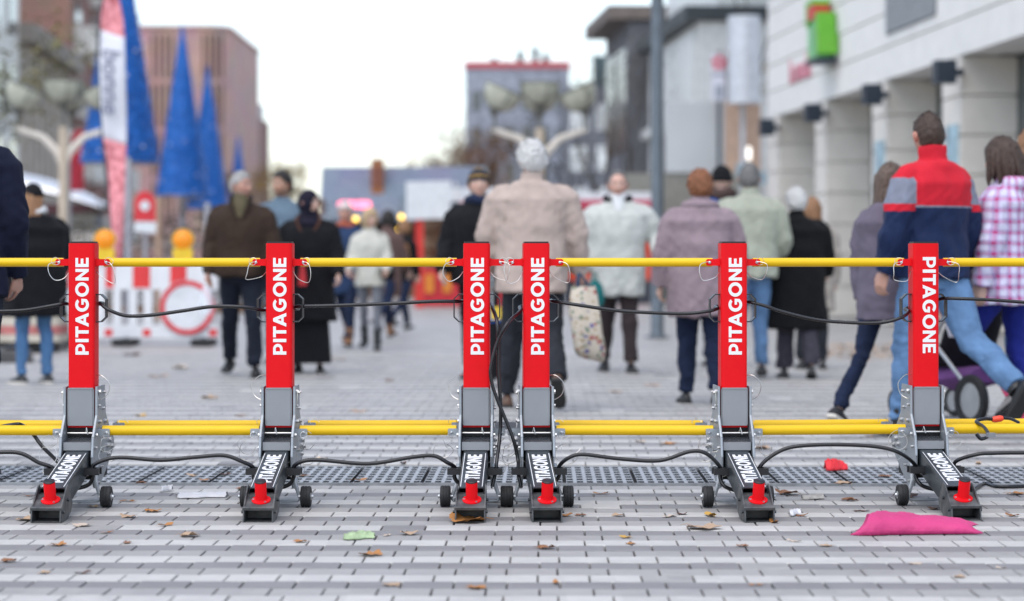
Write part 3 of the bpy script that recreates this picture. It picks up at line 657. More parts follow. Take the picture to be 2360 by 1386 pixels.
# sign post with small white lamp and blue direction boards
t = thing('direction_sign', (PX(1726,47),47,0), 0, 'direction post with pale blue boards and a white lamp', 'sign')
MB().cyl((0,0,0),(0,0,2.9),.045,12).build('post', dkmet, t); MB().box(-.25,-.045,-.015,.015,2.6,2.85).build('board', mat('pale_blue_board',(.30,.40,.46),.5), t); MB().box(.045,.36,-.015,.015,2.45,2.68).build('board', MAT['pale_blue_board'], t)
MB().lathe([(.02,2.9),(.045,2.95),(.05,3.05),(.045,3.15),(.015,3.18)],(0,0,0),14).build('lamp_globe', emat('lamp_globe',(1,.93,.8),.8), t, True)

# dark grey lamp post
t = thing('lamp_post', (PX(1515,29.9),29.9,0), 0, 'tall dark grey lamp post standing beside the man in the off-white parka', 'lamp post')
lpm = mat('slate_paint',(.115,.135,.155),.38,.3)
MB().lathe([(.088,0),(.083,.01),(.083,1.0),(.081,1.01),(.078,6.5),(.07,7.2)],(0,0,0),24).build('mast', lpm, t, True, 40)
MB().lathe([(.16,0),(.16,.015),(.10,.02),(.09,.06)],(0,0,0),20).build('base_plate', lpm, t); MB().box(-.045,.045,-.088,-.078,.5,.9).build('service_door', lpm, t)
MB().tube([(0,0,7.1),(0,-.3,7.5),(0,-.9,7.6)],[.05,.045,.04],10).build('arm', lpm, t, True); MB().box(-.12,.12,-1.4,-.85,7.55,7.65).build('lantern', lpm, t)

# bowl street lamps
polem = mat('cream_pole',(.50,.41,.31),.5); bowlm = mat('bowl_glass',(.42,.42,.34),.2,var=.25,scale=3); lidm = mat('bowl_lid',(.12,.12,.105),.5); armm=mat('cream_arm',(.66,.60,.52),.45)
def bowl_lamp(px,d,label,zs=1.0,scale=1.0,rz=0.0):
    t=thing('street_lamp',(PX(px,d),d,0),rz,label,'street lamp','bowl street lamps')
    MB().tube([(0,0,0),(0,0,.5),(0,0,3.3*zs)],[.10,.085,.08],16).build('pole',polem,t,True)
    MB().tube([(0,0,3.3*zs),(0,0,3.7*zs)],[.03,.025],8).build('stem',lidm,t,True)
    for ax,ay in ((0,0),(-.80,0),(.80,0),(0,.8)):
        ang = -.42*(1 if ax>0 else -1) if ax else 0.0
        Mx=Matrix.Rotation(ang,3,'Y'); c0=Vector((ax,ay,(3.62 if (ax or ay) else 3.70)*zs))
        r=.36*scale
        bo=MB().lathe([(.05,0),(.16,.03),(.27,.12),(.335,.25),(.36,.40)],c0,24,M=Mx).build('bowl',bowlm,t,True)
        MB().lathe([(.362,.39),(.374,.402),(.366,.416),(.20,.428),(0,.432)],c0,24,M=Mx).build('lid',lidm,bo,True)
        MB().lathe([(.03,-.12),(.07,-.06),(.10,.005),(.17,.028),(.0,.03)],c0,14,M=Mx).build('socket',lidm,bo,True)
        for k in range(4):
            a=math.pi*k/2+.4; MB().tube([Mx@Vector((q*math.cos(a),q*math.sin(a),h))+c0 for q,h in ((.165,.028),(.275,.12),(.34,.25),(.366,.40))],.009,6).build('rib',lidm,bo,True)
        if ax or ay:
            k_=.8; v_=Vector((ax,ay,0))
            MB().tube([(0,0,2.55*zs),v_*.12+Vector((0,0,2.85*zs)),v_*.45+Vector((0,0,3.12*zs)),v_*1.05+Vector((0,0,3.28*zs))],[(.05,.03),(.075,.035),(.06,.03),(.045,.025)],10).build('arm',armm,t,True)
            MB().cyl(v_+Vector((0,0,3.26*zs)),c0+Vector((0,0,-.08)),.03,8).build('neck',lidm,t,True)
    return t
bowl_lamp(146,42,'cream street lamp with glass bowls left of the feather flag')
bowl_lamp(1244,42.5,'cream street lamp with glass bowls above the white-haired man')
bowl_lamp(1052,80,'distant cream bowl lamp behind the white sign board',.98)

# blue tinsel cones on poles
tin = mat('blue_tinsel',(.003,.11,.42),.4,.1,var=.6,scale=22,bump=1.0,bscale=60); bulb = mat('clear_bulb',(.75,.75,.80),.1)
gpole = mat('grey_pole',(.30,.30,.33),.5)
def cone(px,d,base_y,apex_y,wpx,label,seed):
    r_=random.Random(seed); k=d/F; zb=PZ(base_y,d); zt=PZ(apex_y,d); R0=wpx*k/2
    t=thing('tinsel_cone',(PX(px,d),d,0),0,label,'christmas cone','blue tinsel cones')
    b=MB(); n=40; prof=[]
    m=46; rings=[]
    for i in range(m+1):
        q=i/m; rr=R0*(1-q)**.96+.02; rings.append([((rr*(1+r_.uniform(-.05,.05)))*math.cos(2*math.pi*j/n),(rr*(1+r_.uniform(-.05,.05)))*math.sin(2*math.pi*j/n),zb+(zt-zb)*q+r_.uniform(-.02,.02)) for j in range(n)])
    b.loft(rings)
    for _ in range(2600):
        q=1-math.sqrt(r_.random()); a=r_.uniform(0,6.283); rr=R0*(1-q)**.96+.02; z=zb+(zt-zb)*q; c,s_=math.cos(a),math.sin(a); l=r_.uniform(.03,.09); w_=.02
        b.add([(rr*c-w_*s_,rr*s_+w_*c,z),(rr*c+w_*s_,rr*s_-w_*c,z),((rr+l)*c,(rr+l)*s_,z+r_.uniform(-.06,.03))],[(0,1,2)])
    b.build('tinsel',tin,t)
    b=MB()
    for _ in range(26):
        q=1-math.sqrt(r_.random()); a=r_.uniform(0,6.283); rr=R0*(1-q)**.96+.05; b.ellips((rr*math.cos(a),rr*math.sin(a),zb+(zt-zb)*q),(.026,.026,.026),6,4)
    tag(b.build('light_bulbs',bulb,t,True),kind='stuff')
    MB().cyl((0,0,0),(0,0,zb+.3),.09,14).build('pole',gpole,t,True); MB().lathe([(R0*.9,zb-.02),(R0*.9,zb+.03),(.1,zb+.05)],(0,0,0),24).build('base_ring',gpole,t)
    return t
cone(277,45,376,-190,174,'largest and nearest blue tinsel cone behind the feather flag',1)
cone(420,65,450,58,116,'second blue tinsel cone, right of the feather flag',2)
cone(478,77,482,150,96,'third blue tinsel cone, above the brown jacket man',3)
cone(549,126,516,312,52,'smallest and farthest blue tinsel cone',4)

# left side of the street
t = thing('white_building', street(-14,66), SR, 'white building with dark windows at the upper left corner', 'building')
ll=lambda d,d0: (d-d0)*LD
wr = mat('white_render',(.62,.61,.57),.7)
MB().box(-10,0,0,ll(101.6,66),0,16).build('wall',wr,t)
for f_ in range(5):
    for k in range(9): MB().box(.002,.05,1.2+k*3.9,3.2+k*3.9,1.0+f_*3.1,2.8+f_*3.1).build('window',winm,t)
t = thing('stone_building', street(-14,101.8), SR, 'grey-brown ribbed stone building with deep cornice on the left', 'building')
MB().box(-10,0,0,ll(120,101.8),0,10.2).build('wall',concrete,t)
for k in range(9): MB().box(0,.22,.5+k*2.05,1.1+k*2.05,.2,9.9).build('pier',concrete,t)
MB().box(-10,.7,-.4,ll(120,101.8)+.3,10.2,11.0).build('cornice',mat('cornice_stone',(.25,.22,.19),.85),t)
t = thing('brick_flats', street(-14.0,120.4), SR, 'red brick flats with pale balconies behind the nearest street lamp', 'building')
MB().box(-10,0,0,ll(152,120.4),0,22).build('wall',b_red,t)
for f_ in range(6):
    for k in range(4):
        MB().box(.002,1.1,1.5+k*7.5,4.6+k*7.5,1.8+f_*3.2,3.2+f_*3.2).build('balcony',wr,t); MB().box(.002,.06,1.8+k*7.5,4.3+k*7.5,3.25+f_*3.2,4.5+f_*3.2).build('window',winm,t)
t = thing('round_tower', (PX(320,165),165,0), 0, 'tall rounded red brick building rising behind the blue cones', 'building')
x1 = PX(526,165)-PX(320,165)
pl=[(-14,0)]+[(x1-1.6+1.6*math.sin(R(a)),1.6-1.6*math.cos(R(a))) for a in range(0,91,10)]+[(x1,20),(-14,20)]
MB().prism(pl,0,PZ(66,165)).build('wall',b_tow,t,True,30); MB().prism([(p[0]+(.12 if p[0]>0 else 0),p[1]-.12 if p[1]<5 else p[1]) for p in pl],PZ(66,165)+.01,PZ(58,165)).build('coping',b_tow,t,True,30)
slot=mat('dark_slot',(.09,.05,.045),.8)
for g in (.9,4.4):
    for k in range(4):
        for f_ in range(4): MB().box(g+k*.42,g+k*.42+.17,-.03,-.002,PZ(180,165)-f_*3.4,PZ(80,165)-f_*3.4).build('window_slot',slot,t)
t = thing('corner_house', (PX(505,205),205,0), 0, 'dark brick house with pale roof storey right of the round brick building', 'building')
w5=PX(580,205)-PX(505,205)
MB().box(0,w5,0,15,0,PZ(262,205)).build('wall',b_red,t); MB().box(.2,w5-.4,.3,14,PZ(262,205)+.01,PZ(222,205)).build('roof_storey',mat('zinc_roof',(.42,.42,.44),.6),t)
for f_ in range(4):
    for k in range(3): MB().box(.35+k*.9,.85+k*.9,-.04,-.002,2+f_*2.7,3.6+f_*2.7).build('window',winm,t)
# block at the end of the street
t = thing('end_block', (PX(1072,185),185,0), 0, 'pale block with red roof band at the end of the street', 'building')
w6=PX(1312,185)-PX(1072,185); hz6=PZ(158,185)
MB().box(0,w6,0,18,0,hz6).build('wall',mat('blue_grey_render',(.30,.32,.37),.8,var=.25,scale=1.5),t); MB().box(-.1,w6+.1,-.12,18,hz6+.01,PZ(142,185)).build('roof_band',mat('red_band',(.50,.10,.11),.7),t)
for f_ in range(5):
    for k in range(6): MB().box(.5+k*1.3,1.3+k*1.3,-.05,-.002,1.2+f_*2.8,2.7+f_*2.8).build('window',winm,t)
for k,(x,h) in enumerate(((2.0,.5),(4.0,1.0),(5.2,1.3),(6.0,.8))): MB().box(x,x+.5,2,2.6,PZ(142,185)+.01,PZ(142,185)+h).build('roof_vent',roofm,t)
t = thing('grey_office', (PX(1300,150),150,0), 0, 'grey office with dark rooftop box behind the bare trees', 'building')
MB().box(0,12,0,15,0,PZ(200,150)).build('wall',mat('slate_render',(.17,.18,.21),.8,var=.2,scale=1),t)
for f_ in range(4):
    for k in range(7): MB().box(.4+k*1.6,1.5+k*1.6,-.05,-.002,1.2+f_*2.6,2.8+f_*2.6).build('window',skyg,t)
MB().box(1.9,2.9,1,3,PZ(200,150)+.01,PZ(125,150)).build('rooftop_box',mat('teal_metal',(.06,.10,.11),.6),t)

# market hut with tiled roof
t = thing('market_hut', (PX(738,60),60,0), 0, 'market hut with blue-grey tiled roof and brown chimney', 'hut')
w7=PX(1118,60)-PX(738,60); zr=PZ(383,60); ze=PZ(505,60)
tile=brick_mat('roof_tiles',(.155,.185,.26),(.20,.225,.29),(.09,.10,.14),.22,.10)
wood=mat('brown_wood',(.16,.08,.04),.7,var=.3,scale=5)
MB().add([(0,-.3,ze),(w7,-.3,ze),(w7,.55,zr),(0,.55,zr),(0,-.3,ze-.06),(w7,-.3,ze-.06),(w7,.55,zr-.06),(0,.55,zr-.06)],[(0,1,2,3),(7,6,5,4),(0,4,5,1),(1,5,6,2),(2,6,7,3),(3,7,4,0)]).build('roof',tile,t)
MB().add([(0,1.4,ze),(w7,1.4,ze),(w7,.56,zr),(0,.56,zr)],[(3,2,1,0)]).build('roof',tile,t)
MB().box(.28,w7-.2,0.02,1.1,0,.9).build('counter',wood,t); MB().box(.28,w7-.2,.9,1.1,.9,ze+.1).build('back_wall',mat('dark_wood',(.05,.035,.03),.8),t)
for x in (.3,1.6,2.9,w7-.3): MB().box(x-.06,x+.06,0,.12,.9,ze+.1).build('post',wood,t)
for x in (.0,): MB().box(-.02,.1,-.25,.6,ze-.1,ze+.5).build('barge_board',wood,t)
ch=MB().box(1.27,1.58,.1,.45,ze+.45,PZ(366,60)).build('chimney',mat('orange_brick',(.30,.125,.055),.8,var=.2,scale=8),t); MB().box(1.32,1.52,.05,.098,ze+.85,PZ(385,60)).build('panel',mat('red_brown_panel',(.20,.075,.05),.8),ch)
ns=thing('neon_sign',(PX(817,59.2),59.2,PZ(472,59.2)),0,'glowing pink sign under the hut roof','sign'); MB().prism(rrect(.80,.16,.07,5),-.03,.03,'y').build('tube',emat('pink_neon',(1,.16,.26),1.6),ns); MB().box(-.35,.35,.031,.09,-.05,.05).build('backing',dkmet,ns)
for px_,py_,lab in ((820,505,'warm yellow bulb under the pink sign'),(925,500,'warm orange bulb beside the white sign board'),(922,528,'lower warm orange bulb beside the white sign board')):
    q=thing('bulb_lamp',P(px_,py_,58.9),0,lab,'lamp'); MB().ellips((0,0,0),(.06,.06,.06),12,8).build('globe',emat('warm_bulb',(1,.60,.10),2.2),q,True); MB().cyl((0,0,.08),(0,0,.5),.012,6).build('flex',dkmet,q)

# red market stalls
sred=mat('stall_red',(.55,.022,.035),.6,var=.15,scale=4); sor=mat('stall_orange',(.75,.26,.03),.6); swhite=mat('stall_white',(.66,.68,.70),.5)
t=thing('red_stall',(PX(955,49),49,0),0,'red market stall with orange panels behind the central posts','stall')
w8=PX(1200,49)-PX(955,49)
MB().box(0,w8,0,.9,0,.80).build('counter',sred,t)
for x0,x1_ in ((.22,.40),(.58,.76),(.95,1.13),(1.3,1.5)): MB().box(x0,x1_,-.02,-.002,.28,.66).build('orange_panel',sor,t)
for x in (.02,.95,w8-.18): MB().box(x,x+.16,.02,.14,.80,2.02).build('post',sred,t)
MB().box(0,w8,1.3,1.4,.8,2.1).build('back_wall',mat('shelf_wood',(.30,.20,.13),.8,var=.4,scale=5),t)
for z_ in (1.15,1.55): MB().box(.1,w8-.1,1.0,1.28,z_,z_+.04).build('shelf',wood,t)
MB().box(-.1,w8+.1,-.4,1.5,2.12,2.42).build('roof',swhite,t); MB().box(.95,w8,-.45,-.402,1.85,2.12).build('valance',sred,t)
t=thing('white_sign_board',(PX(995,47.5),47.5,0),0,'blank white board standing tilted in front of the red stall','board')
MB().box(-.45,.45,0,.05,PZ(505,47.5),PZ(418,47.5)).build('board',swhite,t,rot=(0,R(-1.5),0)); MB().box(.46,.50,-.01,.06,PZ(505,47.5),PZ(420,47.5)).build('frame_side',frame,t); MB().box(-.32,-.17,.06,.18,0,PZ(440,47.5)).build('post',mat('stall_red2',(.62,.03,.02),.5),t)
t=thing('tube_light',P(1050,500,47.2),0,'white fluorescent light on the red stall','lamp'); MB().prism(rrect(.26,.10,.045,4),-.02,.02,'y').build('tube',emat('white_tube',(1,.95,.78),2.2),t); MB().box(-.1,.1,.021,.06,-.02,.3).build('bracket',dkmet,t)
t=thing('orange_stall',(PX(1300,52),52,0),0,'red and orange stall with white roof between the beige jacket and the parka','stall')
w9=PX(1500,52)-PX(1300,52)
MB().box(0,w9,0,.8,0,.5).build('counter',mat('dark_counter',(.03,.035,.05),.6),t); MB().box(.1,w9,.1,.14,.5,PZ(470,52)).build('curtain',mat('orange_red_curtain',(.70,.07,.025),.7,var=.3,scale=6),t); 
MB().box(-.2,w9+.1,-.3,1.3,PZ(470,52),PZ(444,52)).build('roof',swhite,t); MB().box(-.2,w9+.1,-.34,-.302,PZ(482,52),PZ(462,52)).build('valance',mat('pink_red',(.50,.05,.10),.6),t)

# long kiosk with curved silver canopy
t=thing('kiosk',(PX(60,52),52,0),0,'long kiosk with curved silver canopy behind the woman in black','kiosk')
rg=[]
for q in np.linspace(0,1,14):
    x=-2.2+q*4.0; zc=2.62-.55*max(0,q-.2)**2*1.6; rg.append([(x,.8*math.cos(a),zc+.34*math.sin(a)*(1-.75*q**4)) for a in np.linspace(0,math.pi,12)]+[(x,-.78,zc-.04),(x,.78,zc-.04)][::-1])
MB().loft(rg).build('canopy',mat('silver_canopy',(.66,.67,.69),.22,.4),t,True,50)
MB().box(-2.1,1.65,-.6,.6,1.95,2.15).build('maroon_rail',mat('maroon',(.08,.02,.025),.5),t); MB().box(-2.1,1.6,-.5,.5,1.0,1.94).build('glazing',winm,t)
MB().box(-2.1,1.75,-.62,.62,0,1.55).build('cream_panel',mat('cream_panel',(.55,.50,.45),.6,var=.15),t)
t=thing('red_banner',(PX(178,48),48,0),0,'narrow red banner hanging behind the nearest cream lamp','banner'); MB().box(-.13,.13,0,.02,PZ(440,48),PZ(300,48)).build('cloth',mat('banner_red2',(.42,.02,.04),.7,var=.4,scale=6),t); MB().cyl((-.16,.01,0),(-.16,.01,PZ(290,48)),.03,8).build('mast',gpole,t)

# feather flag
fd_=31.0
t=thing('feather_flag',(PX(266,fd_),fd_,0),0,'red and white feather flag with dark lettering','flag')
Lx=[(-30,250),(0,238),(40,231),(90,228),(140,229),(250,234),(320,238),(380,245),(460,252),(540,259),(610,265)]; Rx=[(-30,262),(0,274),(40,283),(90,288),(140,290),(250,291),(320,291),(380,290),(460,289),(540,284),(610,277)]
def edge(tab,y):
    for (a,b_),(c,e) in zip(tab[:-1],tab[1:]):
        if a<=y<=c: return b_+(e-b_)*(y-a)/(c-a)
def cloth(y0,y1,sl0,sl1,name,m,inset=0,dy=0):
    vs=[];n=24;mm=6
    for i in range(n+1):
        for j in range(mm+1):
            u=j/mm; y=(y0+sl0*u)*(1-i/n)+(y1+sl1*u)*i/n; l=edge(Lx,y)+inset; r=edge(Rx,y); x=l+(r-l)*u
            vs.append((PX(x,fd_)-PX(266,fd_),.04*math.sin(y*.02+u*2)+dy,PZ(y,fd_)))
    fs=[(i*(mm+1)+j,i*(mm+1)+j+1,(i+1)*(mm+1)+j+1,(i+1)*(mm+1)+j) for i in range(n) for j in range(mm)]
    o=MB().add(vs,fs).build(name,m,t,True); q=o.modifiers.new('thick','SOLIDIFY'); q.thickness=.004; return o
fred=mat('flag_red',(.62,.10,.13),.7,var=.35,scale=14,col2=(.78,.32,.34)); fwh=mat('flag_white',(.70,.70,.75),.7,var=.04)
cloth(-30,68,0,20,'red_top',fred); cloth(68,318,20,16,'white_panel',fwh); cloth(318,610,16,0,'red_bottom',fred)
cloth(90,316,0,0,'red_border',mat('flag_edge',(.62,.07,.09),.7),0,-.006) if False else None
tm=text_mesh('bonne',.34,.002,.004,.15); tm.materials.append(mat('flag_print',(.24,.25,.33),.7)); link_mesh('lettering',tm,t,(PX(256,fd_)-PX(266,fd_),-.065,PZ(188,fd_)),(R(90),R(90),0))
MB().tube([(PX(y_[1],fd_)-PX(266,fd_)-.015,.03,PZ(y_[0],fd_)) for y_ in Lx]+[(0,.03,0)],.016,8).build('pole',dkmet,t,True); MB().cbox((0,.03,.03),(.5,.4,.06)).build('base',rubber,t)

# red and white road barrier with lamps
bd=27.4; t=thing('road_barrier',(PX(330,bd),bd,0),0,'white plastic road barrier with red stripes and round sign behind the left posts','barrier')
bw=mat('barrier_white',(.70,.70,.71),.5,var=.06,scale=6); brd=mat('barrier_red',(.68,.035,.035),.45,var=.1)
def bx_(p): return PX(p,bd)-PX(330,bd)
def bz_(p): return PZ(p,bd)
MB().box(bx_(150),bx_(500),0,.05,bz_(668),bz_(608)).build('top_board',bw,t)
for a,c in ((158,182),(243,262),(306,346),(392,430)): MB().box(bx_(a),bx_(c),-.004,-.0005,bz_(664),bz_(610)).build('red_stripe',brd,t)
MB().box(bx_(150),bx_(500),.002,.048,bz_(780),bz_(750)).build('bottom_board',bw,t)
xs=[150,178,196,242,260,278,297,315,331,350,369,385,500]
for k in range(0,len(xs)-1,2): MB().box(bx_(xs[k]),bx_(xs[k+1]),.004,.046,bz_(750)+.001,bz_(668)-.001).build('upright',bw,t)
for a in (165,241,329,482): MB().box(bx_(a),bx_(a+18),-.003,.0015,bz_(775),bz_(759)).build('red_square',brd,t)
sg=MB().lathe([(0,0),(.318,.0),(.318,.012),(0,.012)],(bx_(432),-.03,bz_(709)),48,'y').build('round_sign',mat('sign_white',(.66,.67,.69),.5),t,True,40)
MB().lathe([(.255,-.006),(.312,-.006),(.312,.0),(.255,.0)],(bx_(432),-.031,bz_(709)),48,'y',loop=True).build('red_ring',mat('sign_red',(.60,.025,.035),.45),sg,True,40)
for a in (175,290,470): MB().box(bx_(a)-.03,bx_(a)+.03,-.02,.07,0.0,bz_(780)+.01).build('leg',dkmet,t); MB().box(bx_(a)-.11,bx_(a)+.11,-.35,.35,0.0,.07).build('foot',rubber,t)
for px_,lab in ((241,'orange warning lamp on the road barrier, next to the leftmost post'),(421,'orange warning lamp on the road barrier, left of the brown jacket man')):
    q=thing('warning_lamp',(PX(px_,bd),bd+.025,bz_(608)),0,lab,'warning lamp','orange warning lamps')
    MB().lathe([(0,-.055),(.06,-.05),(.10,-.03),(.112,0),(.10,.03),(.06,.05),(0,.055)],(0,0,.275),28,'y').build('lens',mat('orange_lens',(.95,.30,.01),.25,var=.1,scale=10),q,True); MB().lathe([(.113,-.022),(.124,-.022),(.124,.022),(.113,.022)],(0,0,.275),28,'y',loop=True).build('rim',mat('lamp_yellow',(.80,.52,.02),.4),q,True,40)
    MB().box(-.11,.11,-.05,.05,.003,.17).build('battery_box',MAT['lamp_yellow'],q)
# assorted things between barrier and cones
t=thing('round_red_sign',(PX(334,36),36,0),0,'red rounded sign with white disc on a post behind the road barrier','sign')
MB().prism([(-.16,1.55),(.16,1.55),(.16,1.85),(.10,1.97),(0,2.01),(-.10,1.97),(-.16,1.85)],0,.03,'y').build('board',mat('sign_red',(0,0,0)),t); MB().lathe([(0,-.012),(.075,-.01),(.075,0)],(0,-.001,1.78),20,'y').build('white_disc',swhite,t); MB().prism([(-.17,1.40),(.16,1.36),(.17,1.53),(-.14,1.545)],.0,.03,'y').build('white_plate',swhite,t); MB().cyl((0,.05,0),(0,.05,1.9),.03,8).build('post',gpole,t)
for px_,d_,h_,lab,mm in ((296,37,2.55,'grey wooden stake behind the feather flag',gpole),(365,37.5,1.95,'pale wooden stake behind the right warning lamp',mat('pale_wood',(.36,.24,.17),.8)),(478,39,1.9,'slim grey stake left of the brown jacket man',gpole)):
    q=thing('wooden_stake',(PX(px_,d_),d_,0),0,lab,'stake','stakes behind the road barrier'); MB().tube([(0,0,0),(0,0,h_-.05),(0,0,h_)],[.055,.05,.03],10).build('shaft',mm,q,True); MB().box(-.06,.06,-.005,.005,h_*.55,h_*.55+.12).build('band',mm,q)
t=thing('wooden_railing',(PX(390,38.5),38.5,0),0,'weathered wooden railing behind the road barrier','railing')
wd=mat('weathered_wood',(.19,.155,.14),.85,var=.3,scale=6)
for z_ in (.75,1.15): MB().box(-1.0,1.1,0,.05,z_,z_+.09).build('rail',wd,t)
for x in (-.95,-.1,.95): MB().box(x,x+.1,.055,.15,0,1.3).build('post',wd,t)
t=thing('hedge',(PX(400,44),44,0),0,'dark green shrubs behind the wooden railing','shrub')
b=MB(); r_=random.Random(8)
for _ in range(5200):
    x=r_.uniform(-1.9,1.9); y=r_.uniform(-.4,.4); z=r_.uniform(0.05,1.9+.25*math.sin(x*4)); a=r_.uniform(0,6.28); e=r_.uniform(.02,.05); v=Vector((math.cos(a),math.sin(a),r_.uniform(-.6,.6)))*e; u=v.cross(Vector((r_.random(),r_.random(),r_.random()+.1))).normalized()*e*.6
    p=Vector((x,y,z)); b.add([p-v,p+u,p+v,p-u],[(0,1,2,3)])
b.build('foliage',mat('dark_leaf',(.045,.055,.035),.7,var=.6,scale=3,col2=(.10,.08,.06)),t); MB().box(-1.9,1.9,-.45,.45,0,.12).build('stems',wood,t)
# left edge clutter
t=thing('white_trolley',(PX(142,29),29,0),0,'white framed trolley with green top behind the leftmost post','trolley')
trw=mat('trolley_white',(.62,.65,.66),.5)
MB().box(-.14,.30,0,.3,.80,.92).build('green_top',mat('teal_green',(.02,.16,.12),.5),t); MB().box(-.16,.32,-.02,.32,.66,.76).build('shelf',trw,t); MB().box(-.12,.30,.02,.3,.2,.62).build('dark_body',mat('dark_teal',(.012,.03,.03),.6),t)
for x in (-.16,.29): MB().box(x,x+.035,-.03,.01,0.0,.80).build('leg',trw,t)
for x in (-.1,.25): MB().lathe([(0,-.02),(.05,-.02),(.05,.02),(0,.02)],(x,.15,.05),14,'x').build('wheel',rubber,t,True,40)
t=thing('low_bench',(PX(30,25.2),25.2,0),0,'low cream bench block with faded red band at the left edge','bench')
MB().prism(rrect(1.1,.6,.08,4),.12,.42).build('block',mat('cream_block',(.50,.45,.37),.7,var=.2,scale=5),t); MB().prism(rrect(1.106,.606,.08,4),.20,.29).build('red_band',mat('faded_red',(.40,.13,.12),.7,var=.5,scale=7),t); MB().box(-.45,.45,-.2,.2,0,.12).build('plinth',rubber,t)
for px_,d_,lab in ((112,26.3,'dark rubber weight block beside the black coat woman'),(146,27.6,'dark rubber weight block behind the leftmost post'),(25,23.0,'dark rubber weight block near the left edge')):
    q=thing('weight_block',(PX(px_,d_),d_,0),.2,lab,'weight','rubber weight blocks'); MB().loft([[(x*1.0,y*1.0,0) for x,y in rrect(.42,.7,.04)],[(x*.96,y*.96,.09) for x,y in rrect(.42,.7,.04)],[(x*.7,y*.8,.13) for x,y in rrect(.42,.7,.04)]]).build('slab',mat('grey_rubber',(.07,.068,.068),.85,var=.25),q); MB().box(-.05,.05,-.3,.3,.131,.15).build('grip',rubber,q)

# ------------------------------------------------------------------ trees
bark=mat('dark_bark',(.05,.042,.035),.9,var=.3,scale=6)
def tree(px,d,h,label,seed,leafm=None,nleaf=0,spread=.42,leafs=.09,zmin=.35,off=(0,0),r0=.02):
    r_=random.Random(seed); t=thing('tree',(PX(px,d)+off[0],d+off[1],0),0,label,'tree','street trees'); tips=[]; bb=MB(); tr=MB()
    def grow(p,v,L,r,lev,lo=(4 if r0<.01 else 2)):
        pts=[p];rr=[r];q=Vector(p)
        for i in range(4):
            v=(v+Vector((r_.gauss(0,.12),r_.gauss(0,.12),.05))).normalized(); q=q+v*L/4; pts.append(q.copy()); rr.append(max(r*(1-.16*(i+1)),.004))
        (tr if lev==0 else bb).tube(pts,rr,7 if lev<2 else 4)
        tips.append(q.copy())
        if lev>=4: return
        for k in range(r_.choice((2,3,3)) if lev else 4):
            i=r_.randint(lo if lev==0 else 2,4); a=r_.uniform(0,6.28); s_=r_.uniform(.45,.95)*spread*2
            nv=(v+Vector((math.cos(a)*s_,math.sin(a)*s_,r_.uniform(.0,.3)))).normalized(); grow(pts[i],nv,L*r_.uniform(.58,.8),rr[i]*.68,lev+1)
    grow(Vector((0,0,0)),Vector((0,0,1)),h*.42,h*r0,0)
    tr.build('trunk',bark,t,True); bb.build('branches',bark,t,True)
    if nleaf:
        b=MB()
        for _ in range(nleaf):
            c=r_.choice(tips); 
            if c.z<h*zmin: continue
            p=c+Vector((r_.gauss(0,h*.045),r_.gauss(0,h*.045),r_.gauss(0,h*.04))); a=r_.uniform(0,6.28); v=Vector((math.cos(a),math.sin(a),r_.uniform(-.7,.7)))*leafs*r_.uniform(.6,1.2); u=v.cross(Vector((r_.random()-.5,r_.random()-.5,1))).normalized()*leafs*.5
            b.add([p-v,p+u,p+v,p-u],[(0,1,2,3)])
        b.build('crown',leafm,t)
    return t
lf=lambda n,c,c2: mat(n,c,.7,var=.3,scale=1.2,col2=c2,world=True)
l_br=lf('rust_leaves',(.14,.06,.03),(.22,.11,.05)); l_yl=lf('yellow_leaves',(.26,.15,.03),(.30,.20,.05)); l_gr=lf('green_yellow_leaves',(.10,.11,.03),(.20,.17,.05)); l_dk=lf('dark_leaves',(.04,.045,.035),(.08,.07,.05))
tree(1350,62,6.0,'bare dark tree right of the central bowl lamp',11,l_dk,700,.40,.05)
tree(1408,66,6.6,'bare dark tree behind the man in the parka',12,l_dk,900,.40,.05)
tree(1455,60,6.4,'bare dark tree close left of the grey lamp post',13,l_dk,700,.36,.05)
tree(1300,72,5.6,'bare tree behind the central bowl lamp',14,l_dk,600,.36,.05)
tree(988,92,7.6,'thin bare tree above the white sign board',15,l_dk,500,.40,.06,r0=.012)
tree(1150,105,6.6,'rust-leaved autumn tree behind the white-haired man',16,l_br,5200,.5,.12,.2)
tree(1075,120,5.4,'smaller rust-leaved autumn tree behind the hut',17,l_br,3000,.5,.12,.2)
tree(600,135,6.6,'yellowing tree right of the farthest blue cone',18,l_yl,3200,.5,.13,.2)
tree(1716,54.6,11.6,'tree with orange-yellow leaves above the metal cylinder',27,l_yl,12000,.34,.12,.36,r0=.009)
tree(-215,46,7.4,'tree with green-yellow leaves at the top left corner',20,l_gr,2600,.55,.085,.25)
tree(1490,95,8.0,'bare tree behind the grey lamp post',21,l_dk,500,.4,.06)
# ivy on the cylinder
# ------------------------------------------------------------------ people
_ND = np.random.default_rng(5).normal(0,1,(64,3)); _ND /= np.linalg.norm(_ND,axis=1)[:,None]
def nz(p, f=1.0, seed=0.0):
    """smooth noise in about -1..1: waves in scattered directions, each warped by the next"""
    p = np.asarray(p)*f; k0 = int(abs(seed)*7)%50; o = 0.0
    for i in range(7):
        d = _ND[(k0+i)%64]; d2 = _ND[(k0+i*3+11)%64]; g = .7+.25*i
        o = o+np.sin(p@d*2.2*g+1.2*np.sin(p@d2*1.3*g+i+seed)+seed*1.7+i*2.1)
    return o/4.2
def add_mesh(name, v, f, mats, smooth=True):
    me = bpy.data.meshes.new(name); me.from_pydata([tuple(q) for q in v],[],f)
    for m in (mats if isinstance(mats,(list,tuple)) else [mats]): me.materials.append(m)
    if smooth: me.polygons.foreach_set('use_smooth',[True]*len(me.polygons))
    return me
JOBS = []
